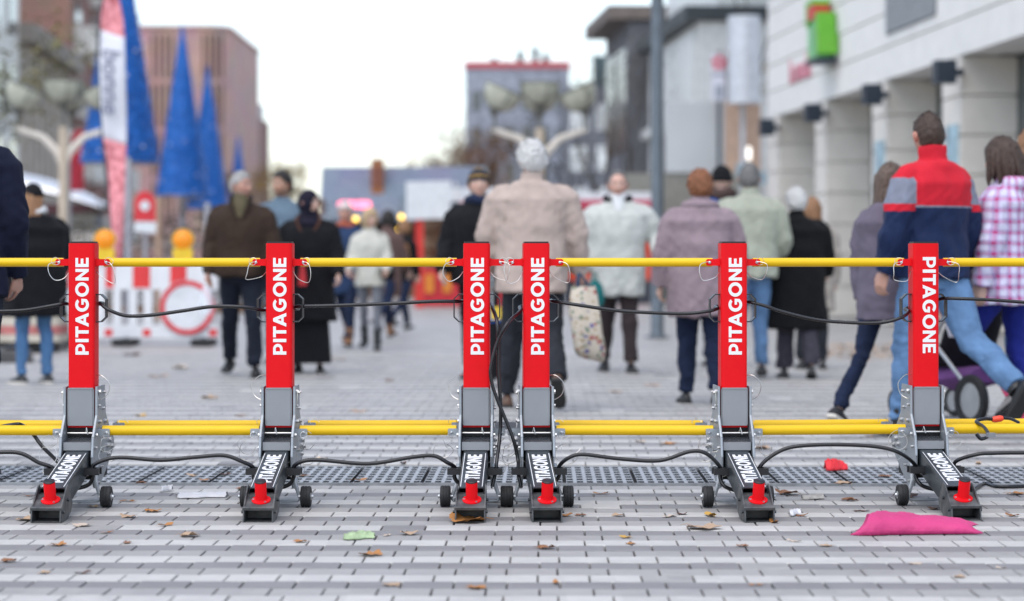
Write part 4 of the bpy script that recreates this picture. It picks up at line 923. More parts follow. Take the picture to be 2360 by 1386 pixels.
def job(mb, voxel, smooth, fin):
    """queue a shape for voxel union; fin(verts, faces) is called once all shapes have been fused"""
    me = bpy.data.meshes.new('tmp'); me.from_pydata(mb.v,[],mb.f)
    bm = bmesh.new(); bm.from_mesh(me); bmesh.ops.recalc_face_normals(bm,faces=bm.faces); bm.to_mesh(me); bm.free()
    o = bpy.data.objects.new('tmp',me); COL.objects.link(o)
    q = o.modifiers.new('r','REMESH'); q.mode='VOXEL'; q.voxel_size=voxel; q.adaptivity=0
    if smooth: q = o.modifiers.new('s','SMOOTH'); q.factor=.5; q.iterations=smooth
    JOBS.append((o,fin))
def run_jobs():
    dg = bpy.context.evaluated_depsgraph_get()
    for o,fin in JOBS:
        me = o.evaluated_get(dg).to_mesh()
        v = np.empty(len(me.vertices)*3); me.vertices.foreach_get('co',v); v = v.reshape(-1,3)
        nn = np.empty(len(me.vertices)*3); me.vertices.foreach_get('normal',nn); nn = nn.reshape(-1,3)
        f = [tuple(p.vertices) for p in me.polygons]
        o.evaluated_get(dg).to_mesh_clear(); fin(v,nn,f)
    for o,_ in JOBS:
        m_ = o.data; bpy.data.objects.remove(o); bpy.data.meshes.remove(m_)
    JOBS.clear()

# skin reads its colour from the head's vertices (lips, brows, stubble)
def skin_mat(name, col):
    if name in MAT: return MAT[name]
    m = bpy.data.materials.new(name); m.use_nodes=True; t=m.node_tree; L=t.links; b=t.nodes['Principled BSDF']
    at = t.nodes.new('ShaderNodeVertexColor'); at.layer_name='tint'
    tc = t.nodes.new('ShaderNodeTexCoord'); n = t.nodes.new('ShaderNodeTexNoise'); n.inputs['Scale'].default_value=22; L.new(tc.outputs['Object'],n.inputs['Vector'])
    mr = t.nodes.new('ShaderNodeMapRange'); mr.inputs[3].default_value=.85; mr.inputs[4].default_value=1.15; L.new(n.outputs[0],mr.inputs[0])
    vm = t.nodes.new('ShaderNodeVectorMath'); vm.operation='SCALE'; L.new(at.outputs[0],vm.inputs[0]); L.new(mr.outputs[0],vm.inputs['Scale'])
    L.new(vm.outputs[0],b.inputs['Base Color']); b.inputs['Roughness'].default_value=.5
    b.inputs['Subsurface Weight'].default_value=.08; b.inputs['Subsurface Radius'].default_value=(.01,.004,.002)
    MAT[name]=m; return m
SKIN = skin_mat('skin',(0,0,0))

def sphere_dirs(n=64, m=46):
    ph = np.linspace(0,np.pi,m+1); th = np.linspace(0,2*np.pi,n,endpoint=False)
    pts=[]; 
    for p in ph: pts += [(math.sin(p)*math.sin(t), math.sin(p)*math.cos(t), math.cos(p)) for t in th]
    f=[]
    for i in range(m):
        for k in range(n): f.append((i*n+k,(i+1)*n+k,(i+1)*n+(k+1)%n,i*n+(k+1)%n))
    return np.array(pts), f
DIRS, DFACES = sphere_dirs()
def head_pts(D, age=0.5, fem=False):
    a,b_,c = .0755 - (.003 if fem else 0), .098, .118
    x=a*D[:,0]; y=b_*D[:,1]; z=c*D[:,2]; t=np.clip(-D[:,2],0,1); fr=np.clip(D[:,1],0,1)
    x=x*(1-.27*t**1.6-.06*np.clip(D[:,2],0,1)**2); y=np.where(D[:,1]>0,y*(1-.10*t**2),y*(1.02-.32*t**1.3))
    g=lambda px,pz,sx,sz: np.exp(-((np.abs(x)-px)/sx)**2-((z-pz)/sz)**2)*(fr>.15)
    y=y*np.where(D[:,1]>.5,.965,1.0)
    y+=np.exp(-(x/.0105)**2)*(fr>.2)*np.where(z>-.03,.024*np.exp(-((z+.03)/.030)**2),.024*np.exp(-((z+.03)/.009)**2))
    y+=.007*g(.012,-.033,.008,.008)
    y-=.0105*g(.031,.008,.015,.012); y+=.0055*g(.028,.031,.024,.008); y+=.005*g(0,-.062,.020,.007)+.004*g(0,-.074,.016,.006)
    y-=.003*g(0,-.068,.018,.003); y+=.009*g(0,-.100,.018,.016); y+=.004*g(.045,-.022,.016,.018)
    return np.stack([x,y,z],1)
def ear(mb, s):
    mb.tube([(s*.0765,-.012,.022),(s*.084,-.018,.016),(s*.086,-.022,0),(s*.082,-.016,-.020),(s*.074,-.008,-.032)],[(.012,.004),(.017,.006),(.018,.006),(.012,.006),(.006,.004)],8)
def head_geo(skin, lip, brow, stubble, fem, rot, at, scale):
    v = head_pts(DIRS,fem=fem); col = np.tile(np.array(skin),(len(v),1)); x,y,z = v.T; fr = DIRS[:,1]>.25
    def paint(m,c,k=1.0): col[m] = col[m]*(1-k)+np.array(c)*k
    paint(fr&(np.exp(-((np.abs(x)-.045)/.02)**2-((z+.025)/.022)**2)>.4),(skin[0]*1.05,skin[1]*.82,skin[2]*.8),.6)
    if stubble is not None: paint((DIRS[:,1]>-.15)&(z<-.040-.02*(np.abs(x)<.05))&(z>-.12)|((fr)&(np.abs(x)<.03)&(z<-.045)),stubble,.6)
    paint(fr&(((np.abs(x))/.025)**2+((z+.067)/.010)**2<1),lip)
    paint(fr&((((np.abs(x)-.031)/.020)**2+((z-.029)/.0055)**2)<1),brow,.85)
    paint(fr&((((np.abs(x)-.031)/.015)**2+((z-.007)/.0068)**2)<1),(.55,.5,.47)); paint(fr&((((np.abs(x)-.031)/.0065)**2+((z-.007)/.0068)**2)<1),(.03,.02,.015))
    f = list(DFACES); mb = MB(); ear(mb,1); ear(mb,-1); n0=len(v)
    v = np.vstack([v,np.array(mb.v)]); col = np.vstack([col,np.tile(np.array((skin[0],skin[1]*.8,skin[2]*.78)),(len(mb.v),1))]); f += [tuple(i+n0 for i in q) for q in mb.f]
    M = np.array(rot); v = (v*scale)@M.T+np.array(at); return v,f,col

def sm(a,b_,x): t=np.clip((x-a)/(b_-a),0,1); return t*t*(3-2*t)
def hair_geo(style, rot, at, scale, seed):
    """shell that sinks under the skin where there is no hair, roughened, plus loose locks"""
    D = DIRS; v = head_pts(D)*np.array((1,1,1)); x,y,z = v.T; r_ = np.random.default_rng(seed)
    hl = np.where(D[:,1]>0, .055+.02*D[:,1]-(np.abs(x)/.075)**3*.045, -.075+.02*np.abs(D[:,0]))       # hairline height
    hl = np.where((D[:,1]<=0)&(D[:,1]>-.35), -.015, hl)
    thick = dict(short=.014,crop=.008,curly=.026,bob=.024,long=.020,thin=.009,round=.024).get(style,.014)
    if style in ('bob','long'): hl = np.where(D[:,1]>.35, .05-(np.abs(x)/.06)**4*.1, -.2)
    if style=='thin': hl = hl+np.where(D[:,1]>.1,.03,0)
    k = sm(-.012,.014,z-hl)
    lump = nz(v,55,seed)*(.005 if style not in ('curly','round') else .009)+nz(v,120,seed+3)*(.003 if style!='curly' else .005)
    off = -.012+k*(thick+.012+lump)+k*np.clip(D[:,2],0,1)*.006
    nrm = D/np.array((.0755,.098,.118)); nrm/=np.linalg.norm(nrm,axis=1)[:,None]
    hv = v+nrm*off[:,None]; f = list(DFACES)
    vv=[hv]; n0=len(hv); extra=[]
    idx = np.where(k>.6)[0]
    pick = r_.choice(idx,900 if style=='curly' else 600)
    for i in pick:                      # locks
        p=hv[i]; nn=nrm[i]; dn = np.array((0,-.3,-1.0))+r_.normal(0,.5,3); dn-=nn*dn.dot(nn)*.8; dn/=np.linalg.norm(dn)+1e-6
        ln = r_.uniform(.012,.03)*(1.0 if style not in('crop','thin') else .5); sd = np.cross(dn,nn)*r_.uniform(.002,.004); o_ = nn*r_.uniform(.001,.006 if style!='curly' else .014)
        extra += [p-sd,p+sd,p+dn*ln+o_]; f.append((n0,n0+1,n0+2)); n0+=3
    vv.append(np.array(extra)); v=np.vstack(vv)
    M=np.array(rot); return (v*scale)@M.T+np.array(at), f

def shoe(mb, ankle, fwd, pitch, s, size=1.0, up=.0):
    """rounded shoe; toe direction fwd (unit, horizontal), pitch lowers the toe"""
    f = Vector(fwd); side = Vector((f.y,-f.x,0)); c,sn = math.cos(pitch),math.sin(pitch)
    fd = f*c-Vector((0,0,1))*sn; ud = f*sn+Vector((0,0,1))*c
    rings=[]
    for t,w_,h in ((-.075,.018,.045),(-.068,.032,.062),(-.04,.037,.085),(0,.038,.100),(.03,.040,.085),(.07,.044,.064),(.11,.047,.052),(.15,.044,.044),(.178,.030,.032),(.188,.012,.018)):
        rg=[]
        for k in range(12):
            a=2*math.pi*k/12; zz=max(math.sin(a),-.35); rg.append(Vector(ankle)+fd*t*s*size+side*(w_*s*size*math.cos(a))+ud*((zz*(h/1.35)+h*.26-.08)*s*size))
        rings.append(rg)
    mb.loft(rings)
def sole(mb, ankle, fwd, pitch, s, size=1.0):
    f = Vector(fwd); side = Vector((f.y,-f.x,0)); c,sn = math.cos(pitch),math.sin(pitch)
    fd = f*c-Vector((0,0,1))*sn; ud = f*sn+Vector((0,0,1))*c
    out_=[(-.078,.020),(-.065,.036),(-.02,.040),(.04,.043),(.10,.050),(.15,.047),(.182,.032),(.193,.010)]
    pl=[(t,w_) for t,w_ in out_]+[(t,-w_) for t,w_ in out_[::-1]]
    n=len(pl); vs=[Vector(ankle)+fd*t*s*size+side*w_*s*size+ud*(h*s*size) for h in (-.080,-.058) for t,w_ in pl]
    mb.add(vs,[tuple(range(n-1,-1,-1)),tuple(range(n,2*n))]+[(i,(i+1)%n,n+(i+1)%n,n+i) for i in range(n)])

def hand(mb, wrist, d, inward, s, curl=.5):
    """palm, four unequal bent fingers and a thumb; d along the forearm, inward = palm normal"""
    d=Vector(d).normalized(); n=(Vector(inward)-d*Vector(inward).dot(d)).normalized(); w_=d.cross(n).normalized()
    W=Vector(wrist)
    mb.tube([W-d*.03*s,W,W+d*.035*s,W+d*.075*s,W+d*.092*s],[(.022*s,.022*s),(.026*s,.020*s),(.018*s,.038*s),(.016*s,.042*s),(.011*s,.036*s)] if False else [.024*s,.024*s,.026*s,.026*s,.018*s],8)
    rings=[]
    for t,a,b_ in ((0,.022,.024),(.03,.036,.019),(.065,.043,.017),(.09,.040,.014)):
        rings.append([W+d*t*s+w_*(a*s*math.cos(2*math.pi*k/10))+n*(b_*s*math.sin(2*math.pi*k/10)) for k in range(10)])
    mb.loft(rings)
    for i,(o_,L_) in enumerate(((-.030,.072),(-.010,.082),(.011,.077),(.030,.060))):
        p=W+d*.085*s+w_*o_*s; ang=.12; pts=[p-d*.02*s,p]; rr=[.0105*s,.0105*s]
        for j,fr in enumerate((.42,.32,.26)):
            ang+=curl*(.75+.1*i); p=p+(d*math.cos(ang)+n*math.sin(ang))*L_*fr*s; pts.append(p); rr.append((.0098-.0012*j)*s)
        mb.tube(pts,rr,7)
    p=W+d*.025*s-w_*.030*s; q1=p+(d*.75-w_*.45+n*.35).normalized()*.042*s; q2=q1+(d*.9-w_*.05+n*.45).normalized()*.034*s; q3=q2+(d*.9+n*.4).normalized()*.020*s
    mb.tube([p-d*.005*s,q1,q2,q3],[.015*s,.0125*s,.0105*s,.008*s],7)

def person(px, d, H, yaw, label, top, bottom, shoes, hair=None, haircol=None, skin=(.50,.30,.22), lean=0, head=(0,0), fem=False,
           legs=(0,0,0,0,0,0), arms=(4,8,8,4,8,8), hem=.86, tl=0.03, w=1.0, belly=1.0, legw=1.0, skirt=None, collar=.055, group='people in the street', near=False,
           stubble=None, brow=None, lip=None, flare=1.0, paint=None, extra=None, soleC=None, shoe_up=0, stance=.02, hood=None, fur=0.0, trous_hem=.10, palm=1, hcurl=(.5,.5)):
    """arms: left flex, left spread, left elbow, right flex, right spread, right elbow (degrees); legs: hip, knee, toe-down left then right"""
    s=H/1.75; seed=int(abs(px)*7+d*31)%997; sh=(.168 if fem else .188)*w
    a_=thing('person',(PX(px,d),d,0),R(yaw),label,'person',group)
    hz=.925; lr=R(lean)
    def up(x,y,z): 
        dz=z-hz; return Vector((x,y*math.cos(lr)+dz*math.sin(lr),hz+dz*math.cos(lr)-y*math.sin(lr)))
    J={}
    for i,sg in ((0,-1),(3,1)):
        hp=Vector((sg*.088,0,hz-.02)); h_,k_,f_=R(legs[i]),R(legs[i+1]),R(legs[i+2])
        kn=hp+Vector((0,math.sin(h_),-math.cos(h_)))*.425+Vector((sg*stance*.5,0,0)); an=kn+Vector((0,math.sin(h_-k_),-math.cos(h_-k_)))*.405+Vector((sg*stance*.5,0,0))
        J[sg]=(hp,kn,an,f_)
    def low(sg):
        hp,kn,an,f_=J[sg]; return an.z-.080*math.cos(f_)-max(.15*math.sin(f_),0)-max(-.075*math.sin(f_),0)
    dz=-min(low(-1),low(1)); hz+=dz
    J={k:(v[0]+Vector((0,0,dz)),v[1]+Vector((0,0,dz)),v[2]+Vector((0,0,dz)),v[3]) for k,v in J.items()}
    dH=hz-.925
    A={}
    for i,sg in ((0,-1),(3,1)):
        so_=up(sg*sh*.97,-.01,1.425+dH); fx,ab,el=R(arms[i]+lean),R(arms[i+1]),R(arms[i+2])
        eb=so_+Vector((sg*math.sin(ab),math.sin(fx)*math.cos(ab),-math.cos(fx)*math.cos(ab)))*.295
        ab2=ab*.45-(.25 if arms[i+2]>50 else 0)
        fd=Vector((sg*math.sin(ab2),math.sin(fx+el)*math.cos(ab2),-math.cos(fx+el)*math.cos(ab2))).normalized()
        A[sg]=(so_,eb,eb+fd*.25,fd)
    S=lambda v: Vector(v)*s
    vox=(.010 if near else .014)
    # body: neck, trunk, limbs and hands as one surface, head joined on
    hc=up(0,.022,1.632+dH); hr=(Matrix.Rotation(R(head[0]),3,'Z')@Matrix.Rotation(-R(head[1])-lr*.3,3,'X'))
    mb=MB()
    mb.tube([S(up(0,-.02,1.40+dH)),S(up(0,-.012,1.48+dH)),S(hc+Vector((0,-.02,-.045))),S(hc+Vector((0,-.01,.0)))],[(.075*s,.07*s),(.058*s,.056*s),(.054*s,.055*s),(.045*s,.05*s)],12)
    mb.tube([S((0,0,hz-.05)),S(up(0,0,1.1+dH)),S(up(0,0,1.30+dH)),S(up(0,-.01,1.43+dH))],[(.12*s,.10*s),(.115*s,.09*s),(.13*s,.09*s),(.10*s,.07*s)],12)
    for sg in (-1,1):
        so_,eb,wr,fd=A[sg]; hp,kn,an,f_=J[sg]
        mb.tube([S(so_),S(eb),S(wr)],[.040*s,.033*s,.024*s],8); mb.tube([S(hp),S(kn),S(an)],[.055*s,.030*s,.026*s],8)
        hand(mb,S(wr),fd,Vector((-sg,.15 if palm else .6,0)),s,hcurl[0 if sg<0 else 1])
    lipc=lip or (skin[0]*.85,skin[1]*.55,skin[2]*.55); bc=brow or (.08,.05,.035)
    hv,hf,hcol=head_geo(skin,lipc,bc,stubble,fem,hr,S(hc),s*1.0)
    def fin_body(v,nn,f):
        n0=len(v); vv=np.vstack([v,hv]); ff=f+[tuple(i+n0 for i in q) for q in hf]
        me=add_mesh('body',vv,ff,SKIN); ca=me.color_attributes.new('tint','FLOAT_COLOR','POINT')
        cc=np.ones((len(vv),4)); cc[:n0,:3]=skin; cc[n0:,:3]=np.clip(hcol,0,1); ca.data.foreach_set('color',cc.ravel())
        link_mesh('body',me,a_)
    job(mb,(.0075*s if near else .011),1,fin_body)
    # trousers
    if bottom:
        mb=MB(); mb.tube([S((0,-.005,hz-.12)),S((0,-.005,hz)),S(up(0,0,hz+.12))],[(.155*s,.12*s),(.165*w*s,.125*belly*s),(.15*w*s,.115*belly*s)],14)
        for sg in (-1,1):
            hp,kn,an,f_=J[sg]; e=an-(an-kn).normalized()*(trous_hem-.09)
            mb.tube([S(hp+Vector((0,-.01,.02))),S(hp*.6+kn*.4+Vector((0,-.006,0))),S(kn),S(kn*.5+an*.5+Vector((0,-.012,0))),S(e)],[(.098*s*min(legw,1.15),.10*s),.088*s*legw,.066*s*legw,.062*s*legw,.052*s*legw*flare],12)
        def fin_tr(v,nn,f,Jk=dict(J)):
            zz=v[:,2]/s; kz=.5
            wv=nz(v*np.array((1.2,1.2,.9)),12,seed)*.009+nz(v*np.array((1,1,1.6))+.03*np.sin(v[:,[2,0,1]]*15),21,seed+2)*.005
            amp=.5+1.2*np.exp(-((zz-.14)/.10)**2)+.8*np.exp(-((zz-.48)/.09)**2)
            v=v+nn*(wv*amp)[:,None]; link_mesh('trousers',add_mesh('trousers',v,f,bottom),a_)
        job(mb,vox,2,fin_tr)
    if skirt:
        mb=MB(); L0=skirt[1]
        rings=[]
        for t in np.linspace(0,1,9):
            z_=hz*(1-t)+L0*t; rx=.17+.05*t; ry=.135+.05*t
            rings.append([S((rx*math.cos(k*.2618)*(1+.03*math.sin(k*2.5)*t),ry*math.sin(k*.2618)*(1+.05*math.sin(k*1.9)*t),z_)) for k in range(24)])
        mb.loft(rings); mb.build('skirt',skirt[0],a_,True)
    # jacket or coat
    if top:
        mb=MB(); e=tl
        secs=[(1.10,.152,.112,.004),(1.20,.163,.118,.006),(1.30,.176,.122,.004),(1.375,.182,.112,-.006),(1.432,.160,.095,-.012),(1.468,.112,.080,-.016),(1.492,.070,.064,-.016)]
        if fem: secs=[(z,rx*.95,ry*1.02,y+(.008 if z==1.30 else 0)) for z,rx,ry,y in secs]
        low_=[(hem,.168*flare if hem<.7 else .165,.130*belly,0)]
        if hem<.75: low_.append(((hem+.98)/2,.166,.130*belly,0))
        low_.append((.98,.160,.125*belly,.004))
        rings=[]
        for z,rx,ry,yo in low_+secs:
            c_=up(0,yo,z+dH); ww=w if z>.9 else 1+(w-1)*.7
            if z>=1.42: ww=1+(w-1)*.6
            ee=e*(1.0 if z<1.4 else .6)
            rings.append([S(c_+Vector((math.copysign(abs(math.cos(q))**.85,math.cos(q))*(rx*ww+ee),math.copysign(abs(math.sin(q))**.85,math.sin(q))*(ry*(belly if 1.0<z<1.25 else 1)+ee),0))) for q in [2*math.pi*k/24 for k in range(24)]])
        mb.loft(rings)
        for sg in (-1,1):
            so_,eb,wr,fd=A[sg]; ins=Vector((-sg*.035,0,.0))
            cu=wr+fd*.012
            mb.tube([S(so_+Vector((-sg*.075,0,.012))),S(so_+Vector((-sg*.02,0,-.012))),S(so_*.8+eb*.2),S(so_*.5+eb*.5),S(eb),S(eb*.55+cu*.45),S(cu)],[(.040+e*.2)*s,(.052+e*.35)*s,(.056+e*.6)*s,(.053+e*.7)*s,(.049+e*.75)*s,(.045+e*.65)*s,(.036+e*.5)*s],12)
        if collar: mb.tube([S(up(0,-.014,1.45+dH)),S(up(0,-.012,1.50+dH)),S(up(0,-.008,1.50+dH+collar))],[(.092*s,.085*s),(.078*s,.076*s),(.075*s,.075*s)],14)
        if hood: 
            mb.tube([S(up(-.10,-.02,1.50+dH)),S(up(-.07,-.10,1.485+dH)),S(up(0,-.125,1.46+dH)),S(up(.07,-.10,1.485+dH)),S(up(.10,-.02,1.50+dH))],[.035*s,.055*s,.075*s,.055*s,.035*s],10)
        elb=[np.array(S(A[k][1])) for k in (-1,1)]
        def fin_top(v,nn,f):
            wv=nz(v*np.array((1.3,1.3,.8)),9,seed+1)*.011+nz(v*np.array((1,1.2,1.0))+.03*np.sin(v[:,[2,0,1]]*17),19,seed+4)*.006+nz(v,47,seed)*.0010
            amp=np.full(len(v),.55)
            for q in elb: amp+=1.3*np.exp(-(np.linalg.norm(v-q,axis=1)/(.11*s))**2)
            amp+=.7*np.exp(-((v[:,2]/s-hem-.05)/.09)**2)
            if fur: wv=wv+nz(v,120,seed)*fur+nz(v,210,seed+9)*fur
            v=v+nn*(wv*amp)[:,None]
            ms=top if isinstance(top,(list,tuple)) else [top]
            me=add_mesh('jacket',v,f,ms)
            if paint:
                fc=np.array([v[list(q)].mean(0) for q in f])/s; me.polygons.foreach_set('material_index',paint(fc,dH).astype(int))
            link_mesh('jacket' if hem>.62 else 'coat',me,a_)
        job(mb,vox,2,fin_top)
    # shoes
    for sg in (-1,1):
        hp,kn,an,f_=J[sg]; fw=Vector((sg*.12,1,0)).normalized(); mb=MB(); shoe(mb,S(an),fw,f_,s)
        if shoe_up: mb.tube([S(an+Vector((0,0,-.02))),S(an+(kn-an).normalized()*shoe_up)],[.050*s,.055*s],10)
        so2=mb.build('shoe',shoes,a_,True,60); mb=MB(); sole(mb,S(an),fw,f_,s); mb.build('sole',soleC or mat('dark_sole',(.02,.02,.02),.8),so2)
    if hair:
        v,f=hair_geo(hair,hr,S(hc),s,seed); link_mesh('hair',add_mesh('hair',v,f,haircol),a_)
    ctx=dict(t=a_,s=s,up=up,S=S,dH=dH,hz=hz,hc=hc,hr=hr,A=A,J=J,seed=seed)
    if extra: extra(ctx)
    return ctx
def HP(c,p):   # point in head space (metres) -> person space
    return (c['hr']@Vector(p))*c['s']+c['S'](c['hc'])
def beanie(c, m, low=.0, m2=None, cuff=True):
    D=DIRS; v=head_pts(D); nrm=D/np.array((.0755,.098,.118)); nrm/=np.linalg.norm(nrm,axis=1)[:,None]
    z=v[:,2]; k=sm(low-.006,low+.004,z-np.where(D[:,1]>.2,.02,0)); off=-.014+k*.032+k*sm(.02,.1,z)*.012+k*nz(v,60,c['seed'])*.002
    if cuff: off+=k*.006*(1-sm(low+.035,low+.045,z))
    v=(v+nrm*off[:,None])*c['s']; v=v@np.array(c['hr']).T+np.array(c['S'](c['hc']))
    me=add_mesh('hat',v,DFACES,[m]+([m2] if m2 else []))
    if m2:
        zz=np.array([head_pts(D)[list(q)][:,2].mean() for q in DFACES]); me.polygons.foreach_set('material_index',((zz>.045)&(zz<.058)|(zz>.015)&(zz<.027)|(zz>.10)).astype(int))
    link_mesh('hat',me,c['t'])
def locks(c, m, n, root, ln, spread, r=.011, name='hair', sway=(0,0)):
    """hanging locks of hair, fused"""
    rr=random.Random(c['seed']); mb=MB()
    for i in range(n):
        a=root[0]+(root[1]-root[0])*(i+.5)/n+rr.uniform(-4,4); L_=ln*rr.uniform(.75,1.08); x=.079*math.sin(R(a)); y=.095*math.cos(R(a))
        pts=[]
        for j in range(6):
            t=j/5; q=(1+spread*t)*(1+.05*math.sin(j*1.7+i)); pts.append(HP(c,(x*q+sway[0]*t,y*q-.01*t+sway[1]*t+rr.uniform(-.004,.004),.06-t*L_)))
        mb.tube(pts,[r*c['s']*k for k in (.9,1.25,1.35,1.2,.9,.25)],7)
    mb.build(name,m,c['t'],True)
def scarf(c, m, r=.03, z=1.50, rx=.085, name='scarf'):
    s=c['s']; up=c['up']; pts=[c['S'](up(rx*math.sin(R(k*20)),.088*math.cos(R(k*20))-.01,z+c['dH']+.012*math.sin(k*1.1))) for k in range(18)]
    MB().tube(pts,[r*s*(1+.15*math.sin(k*2.1)) for k in range(18)],8,closed=True).build(name,m,c['t'],True)

fab=lambda n,c,**k: mat(n,c,k.pop('rough',.85),var=k.pop('var',.10),scale=k.pop('scale',14),bump=k.pop('bump',.25),bscale=k.pop('bscale',220),sheen=k.pop('sheen',.03),spec=.12,**k)
navy=fab('navy_wool',(.010,.012,.028)); blk=fab('black_cloth',(.010,.010,.012)); blkfur=fab('black_fur',(.008,.008,.009),bump=.8,bscale=120)
denim=fab('blue_denim',(.075,.16,.30),var=.22,scale=9); ldenim=fab('light_denim',(.11,.20,.345),var=.25,scale=8); ddenim=fab('dark_denim',(.013,.020,.045),var=.25)
brownj=fab('brown_cloth',(.040,.026,.019)); darktr=fab('dark_navy_trousers',(.013,.016,.026)); char=fab('charcoal_trousers',(.024,.026,.032)); dbrown=fab('dark_brown_trousers',(.045,.034,.035))
beige=fab('beige_cloth',(.43,.345,.30)); offw=fab('off_white_cloth',(.50,.51,.475)); cream=fab('cream_cloth',(.50,.49,.43)); mauve=fab('mauve_cloth',(.27,.205,.225)); sage=fab('sage_cloth',(.34,.355,.285))
lilac=fab('grey_lilac_cloth',(.135,.115,.15)); redc=fab('red_cloth',(.56,.020,.035),var=.07); navyc=fab('navy_nylon',(.012,.022,.065),rough=.6); greyc=fab('grey_nylon',(.20,.215,.27),rough=.6)
leggb=fab('royal_blue_leggings',(.016,.024,.19)); brwool=fab('brown_wool',(.12,.075,.068)); gtrous=fab('grey_trousers',(.15,.155,.175)); bluej=fab('blue_grey_cloth',(.12,.17,.22)); bnavy=fab('marine_cloth',(.025,.045,.10))
shoeb=mat('black_leather',(.012,.012,.013),.4,var=.2); shoebr=mat('brown_leather',(.10,.05,.03),.45,var=.2); shoetan=mat('tan_leather',(.22,.10,.04),.5,var=.2); shoegr=mat('grey_shoe',(.28,.26,.25),.7); wsole=mat('pale_sole',(.62,.58,.52),.7); white=fab('white_cloth',(.62,.63,.63))
hm=lambda n,c: mat(n,c,.55,var=.35,scale=70,detail=2,bump=.5,bscale=160)
h_white=mat('white_hair',(.62,.61,.59),.6,var=.22,scale=60,bump=.7,bscale=160); h_grey=hm('grey_hair',(.33,.32,.31)); h_dgrey=hm('dark_grey_hair',(.15,.145,.14)); h_brown=hm('brown_hair',(.050,.028,.018)); h_dark=hm('dark_hair',(.018,.013,.011)); h_aub=hm('auburn_hair',(.23,.085,.032)); h_blond=hm('blond_hair',(.46,.33,.19)); h_ash=hm('ash_brown_hair',(.11,.075,.055)); h_gin=hm('ginger_brown_hair',(.26,.13,.06))
pink=fab('pink_cloth',(.80,.09,.20)); purple=fab('purple_cloth',(.17,.07,.22)); lav=fab('lavender_cloth',(.45,.35,.60))

def plaid():
    m=bpy.data.materials.new('plaid_cloth'); m.use_nodes=True; t=m.node_tree; L=t.links; b=t.nodes['Principled BSDF']; b.inputs['Roughness'].default_value=.8
    tc=t.nodes.new('ShaderNodeTexCoord'); sx=t.nodes.new('ShaderNodeSeparateXYZ'); L.new(tc.outputs['Object'],sx.inputs[0])
    nn_=t.nodes.new('ShaderNodeTexNoise'); nn_.inputs['Scale'].default_value=5; L.new(tc.outputs['Object'],nn_.inputs['Vector'])
    def math_(op,a,b_=None,c=None):
        q=t.nodes.new('ShaderNodeMath'); q.operation=op
        for i,x in enumerate((a,b_,c)):
            if x is None: continue
            if isinstance(x,(int,float)): q.inputs[i].default_value=x
            else: L.new(x,q.inputs[i])
        return q.outputs[0]
    ang=math_('MULTIPLY',math_('ARCTAN2',sx.outputs[0],math_('ADD',sx.outputs[1],.02)),.17)
    u=math_('ADD',ang,math_('MULTIPLY',nn_.outputs[0],.02)); v=math_('ADD',sx.outputs[2],math_('MULTIPLY',nn_.outputs[0],.03))
    def band(x,per,lo,hi): 
        f_=math_('FRACT',math_('MULTIPLY',x,1/per)); return math_('MULTIPLY',math_('GREATER_THAN',f_,lo),math_('LESS_THAN',f_,hi))
    def mix(fac,a,col):
        q=t.nodes.new('ShaderNodeMix'); q.data_type='RGBA'; L.new(fac,q.inputs[0])
        if isinstance(a,tuple): q.inputs[6].default_value=(*a,1)
        else: L.new(a,q.inputs[6])
        q.inputs[7].default_value=(*col,1); return q.outputs[2]
    base=(.46,.36,.56)
    c=mix(math_('MULTIPLY',math_('ADD',band(u,.052,0,.42),band(v,.062,0,.42)),.5),base,(.62,.60,.74))
    c=mix(math_('MULTIPLY',math_('ADD',band(u,.052,.55,.80),band(v,.062,.55,.80)),.45),c,(.46,.06,.22))
    c=mix(math_('MULTIPLY',math_('ADD',band(u,.052,.84,.92),band(v,.062,.84,.92)),.4),c,(.16,.12,.30))
    c=mix(math_('MULTIPLY',band(u,.052,.55,.80),band(v,.062,.55,.80)),c,(.42,.03,.15))
    L.new(c,b.inputs['Base Color']); MAT['plaid']=m; return m
plaidm=plaid()

EL=(.46,.25,.185); YG=(.52,.31,.225); FA=(.56,.36,.28)
WALK=lambda f,b_,bend=8,lift=55: (f,bend,-8, -b_,lift-25,35)
